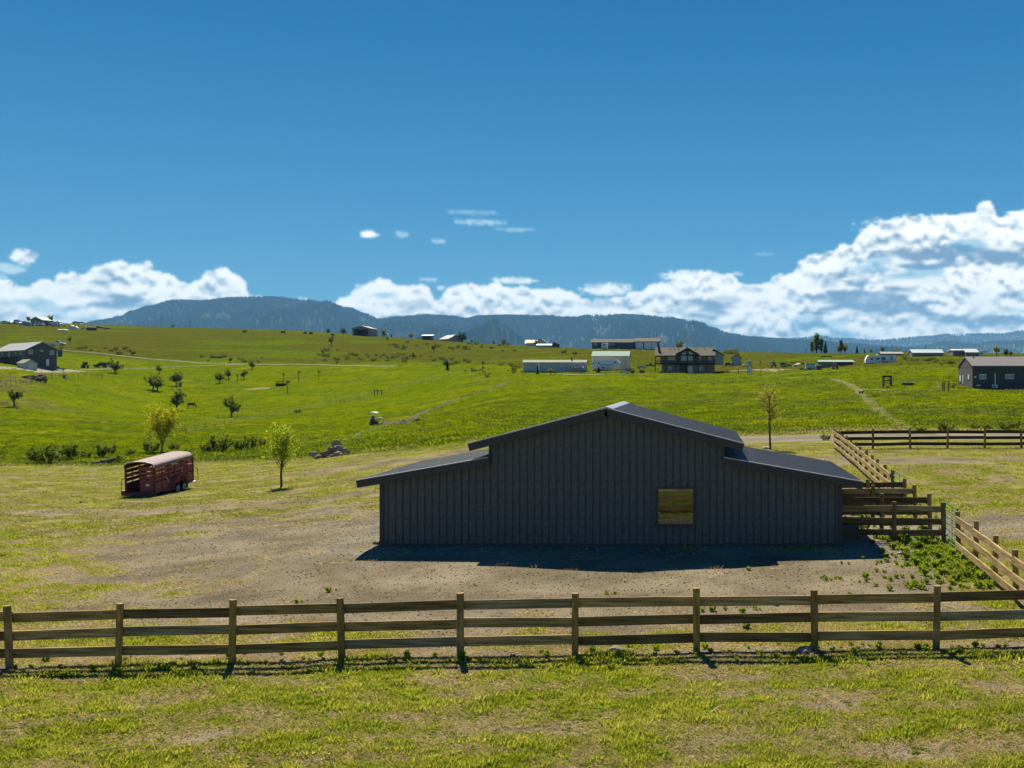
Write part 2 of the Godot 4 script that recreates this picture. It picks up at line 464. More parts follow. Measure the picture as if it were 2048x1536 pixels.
func gcol(x: float, z: float) -> Color:
	var d := maxf(-z, 10.0)
	var px := CX + F * x / d
	var fine := nC.get_noise_2d(x * 1.2, z * 1.2)
	var mid := nB.get_noise_2d(x, z)
	var big := nA.get_noise_2d(x * 0.8, z * 0.8)
	var edge := lawn_edge(px) + big * 10.0 + mid * 3.0
	var lawn := Color(0.11, 0.11, 0.022)
	if d < edge + 15.0:
		var g := grassy(x, z)
		var dirt := Color(0.124, 0.104, 0.07).lerp(Color(0.172, 0.147, 0.102), clampf(0.5 + mid * 0.9, 0, 1)).lerp(Color(0.068, 0.052, 0.03), clampf(fine * 1.3 - 0.3, 0, 1))
		var straw := Color(0.17, 0.14, 0.068)
		var green := Color(0.122, 0.136, 0.013).lerp(Color(0.158, 0.16, 0.027), clampf(0.5 + mid, 0, 1))
		lawn = dirt.lerp(straw, smoothstep(0.1, 0.42, g + fine * 0.18)).lerp(green, smoothstep(0.34, 0.74, g + fine * 0.22))
		# grey gravel spread round the barn
		var ox := maxf(absf(x + 2.75) - 7.32, 0.0)
		var oz := maxf(absf(z + 41.45) - 4.15, 0.0)
		if x > 4.0: ox *= 0.45
		var gr := 1.0 - smoothstep(1.2, 3.3, sqrt(ox * ox + oz * oz) + mid * 0.9)
		lawn = lawn.lerp(Color(0.185, 0.168, 0.128).lerp(Color(0.125, 0.117, 0.096), clampf(0.5 + fine, 0, 1)), gr * 0.85)
	var lush := Color(0.088, 0.118, 0.001).lerp(Color(0.122, 0.14, 0.002), clampf(0.5 + big * 1.3, 0, 1))
	lush = lush.lerp(Color(0.068, 0.095, 0.003), clampf(mid * 1.2 + 0.1, 0, 0.5))
	# taller, greyer grass in drifts, more of it behind the barn
	var drift := nA.get_noise_2d(x * 1.1 + 300.0, z * 2.2) + 0.25 * smoothstep(900.0, 1300.0, px) - 0.15
	lush = lush.lerp(Color(0.072, 0.09, 0.018), smoothstep(0.03, 0.3, drift) * 0.7)
	lush = lush.lerp(Color(0.165, 0.15, 0.012), smoothstep(0.3, 0.5, nA.get_noise_2d(x * 1.6 - 100.0, z * 3.0)) * 0.6)
	var dry := Color(0.082, 0.074, 0.014).lerp(Color(0.066, 0.076, 0.008), clampf(0.5 + big * 1.6, 0, 1))
	dry = dry.lerp(Color(0.055, 0.058, 0.014), clampf(mid * 1.1, 0, 0.6))
	dry = dry.lerp(Color(0.078, 0.102, 0.006), smoothstep(0.16, 0.34, nA.get_noise_2d(x * 0.28 + 50.0, z * 0.5)))
	var hill := 505.0
	if px > 820.0: hill = lerpf(505.0, 352.0, clampf((px - 820.0) / 330.0, 0, 1))
	if px > 1500.0: hill = lerpf(352.0, 285.0, clampf((px - 1500.0) / 250.0, 0, 1))
	var field := lush.lerp(dry, smoothstep(hill - 12.0, hill + 12.0, d + mid * 12.0))
	# earth trodden bare in the yards on the far slope
	if d > 200.0 and d < 345.0 and px < 260.0:
		var q := 1.0 - smoothstep(0.0, 70.0, px - 40.0)
		q = maxf(q * smoothstep(262.0, 285.0, d) * (1.0 - smoothstep(310.0, 325.0, d)), (1.0 - smoothstep(60.0, 230.0, px)) * smoothstep(238.0, 250.0, d) * (1.0 - smoothstep(262.0, 272.0, d)) * 0.8)
		field = field.lerp(Color(0.11, 0.085, 0.055), q * smoothstep(-0.25, 0.25, mid + fine * 0.5))
	field = Color(field.r * 0.84, field.g * 0.91, field.b * 0.6)
	return lawn.lerp(field, smoothstep(edge - 5.0, edge + 5.0, d))

func ground() -> void:
	var us := []
	for k in 40: us.append(lerpf(-1.9, -0.62, k / 40.0))
	var nf := 540
	for k in nf: us.append(lerpf(-0.62, 0.36, k / float(nf)))
	for k in 33: us.append(lerpf(0.36, 1.6, k / 32.0))
	var ds := [-120.0, -80.0, -50.0, -25.0, -10.0, 0.0, 5.0, 10.0, 12.0, 13.5]
	var d := 14.5
	while d < 46.0:
		ds.append(d); d += 0.12
	while d < 1150.0:
		ds.append(d); d *= 1.0115
	while d < 23000.0:
		ds.append(d); d *= 1.06
	var nu := us.size()
	var nd := ds.size()
	var v := PackedVector3Array(); var c := PackedColorArray(); var uv := PackedVector2Array(); var uv2 := PackedVector2Array(); var n := PackedVector3Array(); var ix := PackedInt32Array()
	v.resize(nu * nd); c.resize(nu * nd); uv.resize(nu * nd); uv2.resize(nu * nd); n.resize(nu * nd)
	for j in nd:
		for i in nu:
			var x: float = us[i] * (ds[j] + 130.0 if ds[j] < 60.0 else ds[j] + 130.0)
			var z: float = -ds[j]
			var k := j * nu + i
			v[k] = Vector3(x, H(x, z), z)
			c[k] = gcol(x, z) * 2.55
			uv[k] = Vector2(x, z) / 3.1
			uv2[k] = Vector2(x * 0.8 + z * 0.6, z * 0.8 - x * 0.6) / 23.0
	for j in nd:
		for i in nu:
			var dx := v[j * nu + mini(i + 1, nu - 1)] - v[j * nu + maxi(i - 1, 0)]
			var dz := v[mini(j + 1, nd - 1) * nu + i] - v[maxi(j - 1, 0) * nu + i]
			n[j * nu + i] = dx.cross(dz).normalized()
			if i < nu - 1 and j < nd - 1:
				var a := j * nu + i
				ix.append_array(PackedInt32Array([a, a + nu, a + nu + 1, a, a + nu + 1, a + 1]))
	var arr := []
	arr.resize(Mesh.ARRAY_MAX)
	arr[Mesh.ARRAY_VERTEX] = v; arr[Mesh.ARRAY_NORMAL] = n; arr[Mesh.ARRAY_COLOR] = c; arr[Mesh.ARRAY_TEX_UV] = uv; arr[Mesh.ARRAY_TEX_UV2] = uv2; arr[Mesh.ARRAY_INDEX] = ix
	var me := ArrayMesh.new()
	me.add_surface_from_arrays(Mesh.PRIMITIVE_TRIANGLES, arr)
	var m := mat("ground", 1.32, 1.32, 1.32, 0.95)
	m.albedo_color = Color(1, 1, 1)
	m.vertex_color_use_as_albedo = true
	m.albedo_texture = t_grain
	m.metallic_specular = 0.0
	m.heightmap_enabled = true; m.heightmap_texture = t_clod; m.heightmap_scale = 1.6
	m.detail_enabled = true; m.detail_blend_mode = BaseMaterial3D.BLEND_MODE_MUL; m.detail_uv_layer = BaseMaterial3D.DETAIL_UV_2
	m.detail_albedo = t_mottle
	me.surface_set_material(0, m)
	setting("ground", me, "paddock and pasture ground with grass and bare earth")

# a band laid over the ground along points given by their pixels or world places
func band(called: String, pts: Array, w: float, col: Color, lift: float, rough: float, label: String, kind := "structure") -> void:
	var mb := MB.new()
	var path := []
	for k in pts.size() - 1:
		var a: Vector3 = pts[k]
		var b: Vector3 = pts[k + 1]
		var steps := maxi(2, int(a.distance_to(b) / maxf(1.2, w * 0.4)))
		for s in steps: path.append(a.lerp(b, s / float(steps)))
	path.append(pts[-1])
	var across := 7
	var rows := []
	for k in path.size():
		var dir: Vector3 = path[mini(k + 1, path.size() - 1)] - path[maxi(k - 1, 0)]
		var side := Vector3(-dir.z, 0, dir.x).normalized()
		var row := []
		for q in across:
			var t := q / (across - 1.0) * 2.0 - 1.0
			var p: Vector3 = path[k] + side * t * w * 0.5 * (1.0 + 0.35 * nB.get_noise_2d(path[k].x * 1.5 + q * 40.0, path[k].z * 1.5))
			var y := H(p.x, p.z) + lift * (1.0 - absf(t) * 0.9) + (rough * (0.5 + nB.get_noise_2d(p.x * 4.0, p.z * 4.0)) * (1.0 - t * t) if rough > 0.0 else 0.0)
			if absf(t) > 0.99: y = H(p.x, p.z) - 0.03
			row.append(Vector3(p.x, y, p.z))
		rows.append(row)
	for k in rows.size() - 1:
		for q in across - 1:
			var f := 1.0 + 0.5 * nB.get_noise_2d(rows[k][q].x * 2.0, rows[k][q].z * 2.0)
			mb.col = Color(col.r * f, col.g * f, col.b * f)
			var o: Vector3 = rows[k][q] - Vector3(0, 50, 0)
			mb.quad_out(rows[k][q], rows[k][q + 1], rows[k + 1][q + 1], rows[k + 1][q], o)
	var m := mat("track_earth", 1, 1, 1, 0.95)
	m.vertex_color_use_as_albedo = true
	if kind == "structure": setting(called, mb.done(m), label)
	else:
		var o := MeshInstance3D.new()
		o.name = numbered(called); o.mesh = mb.done(m)
		tag(o, label, "earth"); o.set_meta("kind", "stuff")
		add_child(o)

func px_path(a: Array) -> Array:
	var out := []
	for k in range(0, a.size(), 2): out.append(G(a[k], a[k + 1]))
	return out

func tracks() -> void:
	var stone := Color(0.135, 0.118, 0.082)
	band("driveway", [onground(-16, -96), onground(-9, -91), onground(0, -87.5), onground(6, -88), onground(14, -88), onground(26, -87), onground(60, -88)], 9.5, stone, 0.02, 0.0, "grey gravel driveway passing behind the barn")
	band("driveway", [onground(-14, -93), onground(-4, -87), onground(2.5, -86.0)], 14.0, stone, 0.05, 0.0, "wide gravel apron of the driveway behind the barn")
	band("gravel_road", px_path([90, 701, 125, 700, 220, 709, 300, 718, 400, 726, 480, 728, 620, 729, 720, 731, 800, 732]), 3.6, Color(0.11, 0.102, 0.062), 0.22, 0.0, "gravel lane crossing the far slope")
	band("gravel_road", px_path([150, 741, 225, 737, 330, 734, 420, 731, 490, 728]), 2.2, Color(0.10, 0.098, 0.05), 0.2, 0.0, "gravel spur joining the lane on the far slope")
	band("yard", px_path([-30, 737, 40, 738, 90, 739, 150, 741]), 9.0, Color(0.19, 0.165, 0.12), 0.15, 0.0, "bare gravel yard before the two-storey house")
	band("path", px_path([1660, 756, 1700, 770, 1722, 786, 1745, 808, 1775, 832, 1815, 855]), 1.7, Color(0.094, 0.097, 0.009), 0.07, 0.0, "mown path through the tall pasture grass")
	band("path", px_path([1722, 778, 1780, 781, 1850, 779, 1890, 777]), 1.6, Color(0.086, 0.096, 0.008), 0.07, 0.0, "faint mown path leading to the brown house")
	band("path", px_path([1460, 742, 1520, 739, 1570, 741]), 8.0, Color(0.17, 0.145, 0.08), 0.05, 0.0, "trodden earth beside the lodge house")
	band("path", px_path([1100, 748, 1180, 749, 1250, 748]), 5.0, Color(0.14, 0.13, 0.035), 0.05, 0.0, "worn strip before the mobile home")
	band("path", px_path([495, 778, 540, 777]), 5.5, Color(0.145, 0.13, 0.04), 0.05, 0.0, "bare tan patch in the green pasture")
	band("path", px_path([1195, 699, 1330, 698]), 14.0, Color(0.24, 0.2, 0.15), 0.08, 0.0, "pale gravel apron before the long dark house")
	band("trench_spoil", px_path([655, 893, 690, 882, 730, 862, 775, 850]), 1.0, Color(0.062, 0.066, 0.018), 0.02, 0.15, "low ridge of dug earth below the small tractor", "stuff")
	band("trench_spoil", px_path([800, 844, 840, 828, 880, 812, 915, 797, 945, 789, 985, 778, 1015, 765]), 2.0, Color(0.06, 0.064, 0.015), 0.03, 0.3, "long bank of dug earth running up the pasture", "stuff")
	band("trench_spoil", px_path([770, 848, 800, 847, 832, 843]), 1.6, Color(0.07, 0.055, 0.035), 0.12, 0.6, "dark heap of fresh earth beside the small tractor", "stuff")

# ---------------------------------------------------------------- mountains
func mountain(called: String, tops_px: Array, d: float, reach: float, foot: float, col: Color, trees: int, th: float, label: String, patches: float) -> void:
	var cols := []
	var px: float = tops_px[0][0]
	var k := 0
	while px <= tops_px[-1][0]:
		while k < tops_px.size() - 2 and tops_px[k + 1][0] < px: k += 1
		var t: float = (px - tops_px[k][0]) / float(tops_px[k + 1][0] - tops_px[k][0])
		var py: float = lerpf(tops_px[k][1], tops_px[k + 1][1], t * t * (3 - 2 * t))
		var top := P(px, py, d)
		cols.append(top)
		px += 5.0
	var rows := 26
	var grid := []
	for i in cols.size():
		var line := []
		var top: Vector3 = cols[i]
		for j in rows + 5:
			var t := (j - 4) / float(rows)       # 0 at the crest, 1 at the foot, less than 0 beyond it
			var z: float = top.z + t * reach
			var x: float = top.x * (z / top.z)
			var rav := nA.get_noise_2d(x * 0.022, z * 0.01) * 0.35 + nA.get_noise_2d(x * 0.06, z * 0.03) * 0.18
			var s := 1.0 - smoothstep(0.0, 1.0, clampf(absf(t) * (1.0 + rav * 1.6), 0, 1)) if t > 0.0 else 1.0 + t * 1.5
			line.append(Vector3(x, lerpf(foot, top.y - th * 0.5, clampf(s, 0, 1)), z))
		grid.append(line)
	var mb := MB.new()
	for i in cols.size() - 1:
		for j in rows + 4:
			var f := 1.0 + 0.5 * nA.get_noise_2d(grid[i][j].x * 0.15, grid[i][j].z * 0.15)
			mb.col = Color(col.r * f, col.g * f, col.b * f)
			mb.quad_out(grid[i][j], grid[i + 1][j], grid[i + 1][j + 1], grid[i][j + 1], (grid[i][j] as Vector3) - Vector3(0, 9000, -2000))
	var m := mat("mountain_" + called + str(d), 1, 1, 1, 1.0)
	m.vertex_color_use_as_albedo = true
	m.metallic_specular = 0.0
	setting(called, mb.done(m), label)
	if trees == 0: return
	var cone := MB.new()
	for q in 5:
		var a := TAU * q / 5.0
		var b := TAU * (q + 1) / 5.0
		cone.tri_out(Vector3(cos(a) * 0.24, 0, sin(a) * 0.24), Vector3(cos(b) * 0.24, 0, sin(b) * 0.24), Vector3(0, 1, 0), Vector3(0, 0.3, 0))
	var cm := mat("far_conifer", 1, 1, 1, 0.95)
	cm.vertex_color_use_as_albedo = true
	cm.metallic_specular = 0.0
	var at := []
	var cl := PackedColorArray()
	while at.size() < trees:
		var i := rng.randi_range(0, cols.size() - 2)
		var fj := pow(rng.randf(), 1.3) * 24.0 if rng.randf() < 0.86 else rng.randf() * 1.0
		var j := 4 + int(fj)
		var fi := rng.randf()
		var a: Vector3 = (grid[i][j] as Vector3).lerp(grid[i + 1][j], fi)
		var b: Vector3 = (grid[i][j + 1] as Vector3).lerp(grid[i + 1][j + 1], fi)
		var p := a.lerp(b, fj - int(fj))
		var bare := nA.get_noise_2d(p.x * 0.05 + 500.0, p.y * 0.33 + p.z * 0.02)
		if bare > 0.32 - patches and rng.randf() < 0.85: continue
		var hh := th * rng.randf_range(0.55, 1.25)
		at.append(Transform3D(Basis.from_scale(Vector3(hh * 1.15, hh, hh * 1.15)), p - Vector3(0, 1.0, 0)))
		var f := rng.randf_range(0.88, 1.12)
		cl.append(Color(0.042 * f, 0.054 * f, 0.038 * f))
	stuff("conifer_forest", cone.done(cm), at, cl, "conifer forest covering the " + label, "forest")

func mountains() -> void:
	mountain("mountain", [[120, 668], [200, 645], [240, 638], [262, 626], [300, 616], [345, 606], [400, 605], [470, 599], [545, 598], [610, 603], [660, 612], [700, 620], [730, 631], [757, 642], [790, 638], [850, 635], [900, 637], [930, 642], [960, 636], [1020, 634], [1100, 637], [1150, 640], [1180, 635], [1250, 633], [1330, 637], [1380, 646], [1420, 659], [1470, 672], [1500, 677], [1560, 681], [1620, 684], [1700, 691], [1780, 698], [1900, 704]], 14000.0, 5600.0, 15.0, Color(0.06, 0.07, 0.045), 60000, 46.0, "long forested ridge across the valley", 0.05)
	mountain("mountain", [[1300, 700], [1400, 690], [1470, 686], [1540, 684], [1600, 677], [1640, 673], [1700, 678], [1760, 681], [1850, 674], [1900, 669], [2000, 668], [2048, 662], [2120, 655], [2250, 660], [2500, 690]], 22000.0, 4700.0, 60.0, Color(0.05, 0.065, 0.045), 9000, 48.0, "hazy blue ridge far beyond the fields", 0.0)
	mountain("hill", [[1700, 706], [1780, 701], [1850, 693], [1890, 685], [1940, 688], [2000, 684], [2060, 683], [2150, 680], [2300, 695]], 15500.0, 2900.0, 25.0, Color(0.07, 0.09, 0.05), 6000, 40.0, "low wooded hill in front of the hazy ridge", 0.12)

# ---------------------------------------------------------------- barn
func barn() -> void:
	var s := 37.3 / F
	var o := thing("barn", "charcoal metal barn with raised centre roof and two lower side roofs", "barn", Vector3((1222.0 - CX) * s, 0.0, -37.3))
	var wall := mat("barn_steel", 0.092, 0.102, 0.098, 0.55)
	wall.albedo_texture = t_mottle
	wall.uv1_triplanar = true; wall.uv1_scale = Vector3.ONE * 0.9
	var roofm := mat("barn_roof_steel", 0.125, 0.132, 0.135, 0.5)
	roofm.metallic = 0.25
	var trim := mat("barn_trim", 0.03, 0.031, 0.034, 0.55)
	var capm := mat("barn_ridge_glare", 0.36, 0.36, 0.36, 0.28, 0.5)  # ridge cap steel, its reflected glare put into the lighter grey
	var rx := -0.13
	var ry := 4.38
	var xl := -3.83
	var xr := 3.57
	var xo := 7.316
	var main_slope := 1.12 / 4.35
	# underside of the roofs, where the siding ends
	var under := func(x: float) -> float:
		if x > xl and x < xr: return ry - absf(x - rx) * main_slope - 0.17
		if x <= xl: return 2.83 - (xl - x) * 0.1745 - 0.17
		return 2.83 - (x - xr) * 0.1745 - 0.17
	var wx0 := 1.46
	var wx1 := 2.65
	var wy0 := 0.65
	var wy1 := 1.857
	for sec: Array in [[-xo, xl], [xl, xr], [xr, xo]]:
		var cnt := roundi((sec[1] - sec[0]) / 0.2286)
		var st: float = (sec[1] - sec[0]) / cnt
		for k in cnt:
			var a: float = sec[0] + k * st
			var b := a + st
			var ya: float = under.call(a + 0.001)
			var yb: float = under.call(b - 0.001)
			var spans := [[0.02, ya, yb]]
			if b > wx0 and a < wx1: spans = [[0.02, wy0 - 0.02, wy0 - 0.02], [wy1 + 0.02, ya, yb]]
			for sp: Array in spans:
				var mb := MB.new()
				var yl: float = sp[0]
				var ta: float = lerpf(sp[1], sp[2], 0.2)
				# a flat pan standing proud of the sunken joint beside it, 
				mb.hexa([Vector3(a + 0.044, yl, -0.036), Vector3(b - 0.002, yl, -0.036), Vector3(b - 0.006, yl, 0.0), Vector3(a + 0.050, yl, 0.0), Vector3(a + 0.044, ta, -0.036), Vector3(b - 0.002, sp[2], -0.036), Vector3(b - 0.006, sp[2], 0.0), Vector3(a + 0.050, ta, 0.0)])
				piece("wall_panel", mb, wall, o)
	# side and back walls
	var core := MB.new()
	core.prism(PackedVector2Array([Vector2(-xo + 0.01, 0), Vector2(-xo + 0.01, under.call(-xo)), Vector2(xl, under.call(xl)), Vector2(xl, under.call(xl + 0.001) + 0.05), Vector2(rx, ry - 0.12), Vector2(xr, under.call(xr - 0.001) + 0.05), Vector2(xr, under.call(xr)), Vector2(xo - 0.01, under.call(xo)), Vector2(xo - 0.01, 0)]), -0.036, -8.3)
	piece("side_and_back_walls", core, wall, o)
	var zf := 0.4
	var zb := -8.7
	var slabs := [
		["main_roof", Vector2(rx, ry), Vector2(rx - 4.35, ry - 1.12)], ["main_roof", Vector2(rx, ry), Vector2(rx + 4.35, ry - 1.12)],
		["side_roof", Vector2(xl + 0.0, 2.83), Vector2(-7.99, 2.83 - 4.16 * 0.1745)], ["side_roof", Vector2(xr, 2.83), Vector2(7.96, 2.83 - 4.39 * 0.1745)]]
	for q: Array in slabs:
		var a: Vector2 = q[1]
		var b: Vector2 = q[2]
		var dir := (b - a).normalized()
		var up := Vector2(-dir.y, dir.x)
		if up.y < 0.0: up = -up
		var mb := MB.new()
		mb.prism(PackedVector2Array([a, b, b - up * 0.05, a - up * 0.05]), zf - 0.02, zb)
		var z := zf - 0.06
		while z > zb + 0.05:
			# ribs run down the slope
			var ri := MB.new()
			mb.hexa([Vector3(a.x, a.y, z - 0.03), Vector3(b.x, b.y, z - 0.03), Vector3(b.x, b.y, z + 0.03), Vector3(a.x, a.y, z + 0.03), Vector3(a.x + up.x * 0.02, a.y + up.y * 0.02, z - 0.014), Vector3(b.x + up.x * 0.02, b.y + up.y * 0.02, z - 0.014), Vector3(b.x + up.x * 0.02, b.y + up.y * 0.02, z + 0.014), Vector3(a.x + up.x * 0.02, a.y + up.y * 0.02, z + 0.014)])
			z -= 0.2286
		piece(q[0], mb, roofm, o)
		var fa := MB.new()
		fa.prism(PackedVector2Array([a - up * 0.052, b - up * 0.052, b - up * 0.23, a - up * 0.23]), zf - 0.025, zf - 0.06)
		fa.prism(PackedVector2Array([b - up * 0.052 - dir * 0.035, b - up * 0.052, b - up * 0.21, b - up * 0.21 - dir * 0.035]), zf - 0.061, zb + 0.02)
		fa.prism(PackedVector2Array([a - up * 0.06 + dir * 0.05, b - up * 0.06 - dir * 0.036, b - up * 0.08 - dir * 0.036, a - up * 0.08 + dir * 0.05]), zf - 0.061, 0.04)
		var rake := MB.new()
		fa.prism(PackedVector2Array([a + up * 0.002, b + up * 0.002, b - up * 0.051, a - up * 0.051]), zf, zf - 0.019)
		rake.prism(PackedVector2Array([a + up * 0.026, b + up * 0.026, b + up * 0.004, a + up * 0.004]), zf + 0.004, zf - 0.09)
		piece("fascia", fa, trim, o)
		piece("rake_highlight_trim", rake, mat("barn_rake_highlight", 0.42, 0.43, 0.44, 0.35, 0.4), o)  # top flange coloured pale to paint in the highlight along the roof edge
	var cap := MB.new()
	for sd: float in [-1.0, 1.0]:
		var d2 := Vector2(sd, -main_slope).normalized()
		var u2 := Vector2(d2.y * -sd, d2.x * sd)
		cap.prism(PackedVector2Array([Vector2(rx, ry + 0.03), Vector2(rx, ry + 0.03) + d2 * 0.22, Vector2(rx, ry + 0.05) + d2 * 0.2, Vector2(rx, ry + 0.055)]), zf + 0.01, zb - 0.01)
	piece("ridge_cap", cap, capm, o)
	for x: float in [-xo - 0.012, xo + 0.012]:
		var co := MB.new()
		co.box(Vector3(x - signf(x) * 0.055, under.call(x) / 2.0, 0.018), Vector3(0.13, under.call(x), 0.05))
		co.box(Vector3(x, under.call(x) / 2.0, -0.06), Vector3(0.03, under.call(x), 0.13))
		piece("corner_trim", co, trim, o)
	var fl := MB.new()
	fl.box(Vector3(0, 0.045, 0.02), Vector3(xo * 2.0, 0.09, 0.05))
	piece("base_trim", fl, trim, o)
	for x: float in [xl, xr]:
		var up2 := MB.new()
		up2.box(Vector3(x, 2.95, 0.03), Vector3(0.08, 0.5, 0.045))
		piece("corner_trim", up2, trim, o)
	var win := Node3D.new()
	win.name = "window"
	o.add_child(win)
	var fr := MB.new()
	for e: Array in [[wx0 - 0.03, wx0 + 0.045, wy0 - 0.03, wy1 + 0.03], [wx1 - 0.045, wx1 + 0.03, wy0 - 0.03, wy1 + 0.03]]:
		fr.box(Vector3((e[0] + e[1]) / 2, (e[2] + e[3]) / 2, 0.01), Vector3(e[1] - e[0], e[3] - e[2], 0.09))
	for e: Array in [[wy0 - 0.03, wy0 + 0.045], [wy1 - 0.045, wy1 + 0.03]]:
		fr.box(Vector3((wx0 + wx1) / 2, (e[0] + e[1]) / 2, 0.01), Vector3(wx1 - wx0 - 0.09, e[1] - e[0], 0.09))
	piece("frame", fr, trim, win)
	var gl := MB.new()
	gl.box(Vector3((wx0 + wx1) / 2, (wy0 + wy1) / 2, -0.005), Vector3(wx1 - wx0 - 0.08, wy1 - wy0 - 0.08, 0.012))
	piece("pane", gl, mat("coated_glass", 0.10, 0.125, 0.135, 0.02, 1.0), win)

# ---------------------------------------------------------------- board fences
var board_mesh := {}
var post_meshes: Array = []

func make_posts() -> void:
	for k in 4:
		var mb := MB.new()
		var pts := []
		var rad := []
		var lean := Vector3(rng.randf_range(-0.012, 0.012), 0, rng.randf_range(-0.012, 0.012))
		for q in 5:
			pts.append(Vector3(0, -0.25 + q * 0.3875, 0) + lean * q)
			rad.append(0.076 * rng.randf_range(0.94, 1.05))
		mb.tube(pts, rad, 12)
		post_meshes.append(mb)

func fence(label: String, posts: Array, side: Vector3, along: int, rails: Array, bw: float, tone: Array, called := "board_fence", ends := [0, 0], ph := 1.3) -> Node3D:
	var o := thing(called, label, "fence", posts[0])
	var base: Vector3 = posts[0]
	for k in posts.size():
		if (k == 0 and ends[0]) or (k == posts.size() - 1 and ends[1]): continue
		var key := "post_wood_%d" % (k % 4)
		var pm := wood(key, [0.52, 0.36, 0.44, 0.58][k % 4], [0.33, 0.235, 0.31, 0.36][k % 4], [0.10, 0.08, 0.13, 0.12][k % 4], 1, k * 0.37)
		var mkey := "post%d" % (k % 4)
		if not board_mesh.has(mkey): board_mesh[mkey] = (post_meshes[k % 4] as MB).done(pm)
		part("post", board_mesh[mkey], o, posts[k] - base, (Basis(Vector3.RIGHT, 0.012 * sin(k * 2.7)) * Basis(Vector3.BACK, 0.014 * sin(k * 4.1)) * Basis(Vector3.UP, k * 1.7)).scaled(Vector3(1, (ph + 0.035 * sin(k * 3.3)) / 1.3, 1)))
	for k in posts.size() - 1:
		var a: Vector3 = posts[k]
		var b: Vector3 = posts[k + 1]
		var off := side * (0.076 + 0.021)
		for r in rails.size():
			var t: Array = tone[(k * 2 + r * 3 + k * r) % tone.size()]
			var key := "board_wood_%d_%.3f_%.3f" % [along, t[0], t[2]]
			var m := wood(key, t[0], t[1], t[2], along, t[0] * 9.0)
			var wob := 0.018 * sin(k * 2.1 + r * 1.3)
			var wob2 := 0.018 * sin(k * 1.3 + r * 2.9 + 1.0)
			var p0 := a + Vector3(0, rails[r] * ph / 1.3 + wob, 0) + off - base
			var p1 := b + Vector3(0, rails[r] * ph / 1.3 + wob2, 0) + off - base
			var dir := (p1 - p0).normalized()
			var mk := "board" + key
			if not board_mesh.has(mk):
				var bm := MB.new()
				# a board with eased edges, one metre long
				var c := 0.006
				var hx := 0.026
				var hy := bw / 2.0
				bm.prism(PackedVector2Array([Vector2(-hx, -hy + c), Vector2(-hx + c, -hy), Vector2(hx - c, -hy), Vector2(hx, -hy + c), Vector2(hx, hy - c), Vector2(hx - c, hy), Vector2(-hx + c, hy), Vector2(-hx, hy - c)]), -0.5, 0.5)
				board_mesh[mk] = bm.done(m)
			var xx := Vector3.UP.cross(dir).normalized()
			var yy := dir.cross(xx).normalized()
			part("board", board_mesh[mk], o, (p0 + p1) / 2.0, Basis(xx, yy, dir * (p0.distance_to(p1) - 0.006)))
	return o

func rline(d: float) -> Vector3:
	return onground(8.01 + 0.023 * (d - 36.0), -d)

func tube_gate(a: Vector3, b: Vector3, label: String) -> void:
	var g := thing("tube_gate", label, "gate", a, 0.0, "green tube gates")
	var m := mat("gate_green", 0.03, 0.125, 0.06, 0.85)
	var d := b - a
	var dir := d.normalized()
	var fr := MB.new()
	var r := 0.024
	var p := [dir * 0.06 + Vector3(0, 0.12, 0), dir * 0.06 + Vector3(0, 1.32, 0), d - dir * 0.06 + Vector3(0, 1.32, 0), d - dir * 0.06 + Vector3(0, 0.12, 0)]
	for k in 4: fr.tube([p[k], p[(k + 1) % 4]], [r, r], 8)
	piece("frame", fr, m, g)
	for k in 5:
		var y := 0.30 + k * 0.2
		var bar := MB.new()
		bar.tube([dir * 0.06 + Vector3(0, y, 0), d - dir * 0.06 + Vector3(0, y, 0)], [r * 0.9, r * 0.9], 8)
		piece("bar", bar, m, g)
	var br := MB.new()
	br.box(d * 0.5 + Vector3(0.026, 0.72, 0), Vector3(0.012, 1.18, 0.05))
	piece("brace", br, m, g)
	for y: float in [0.35, 1.1]:
		var hi := MB.new()
		hi.tube([Vector3(0, y, 0), dir * 0.08 + Vector3(0, y, 0)], [0.014, 0.014], 6)
		piece("hinge", hi, mat("galvanised", 0.35, 0.35, 0.35, 0.4, 0.8), g)

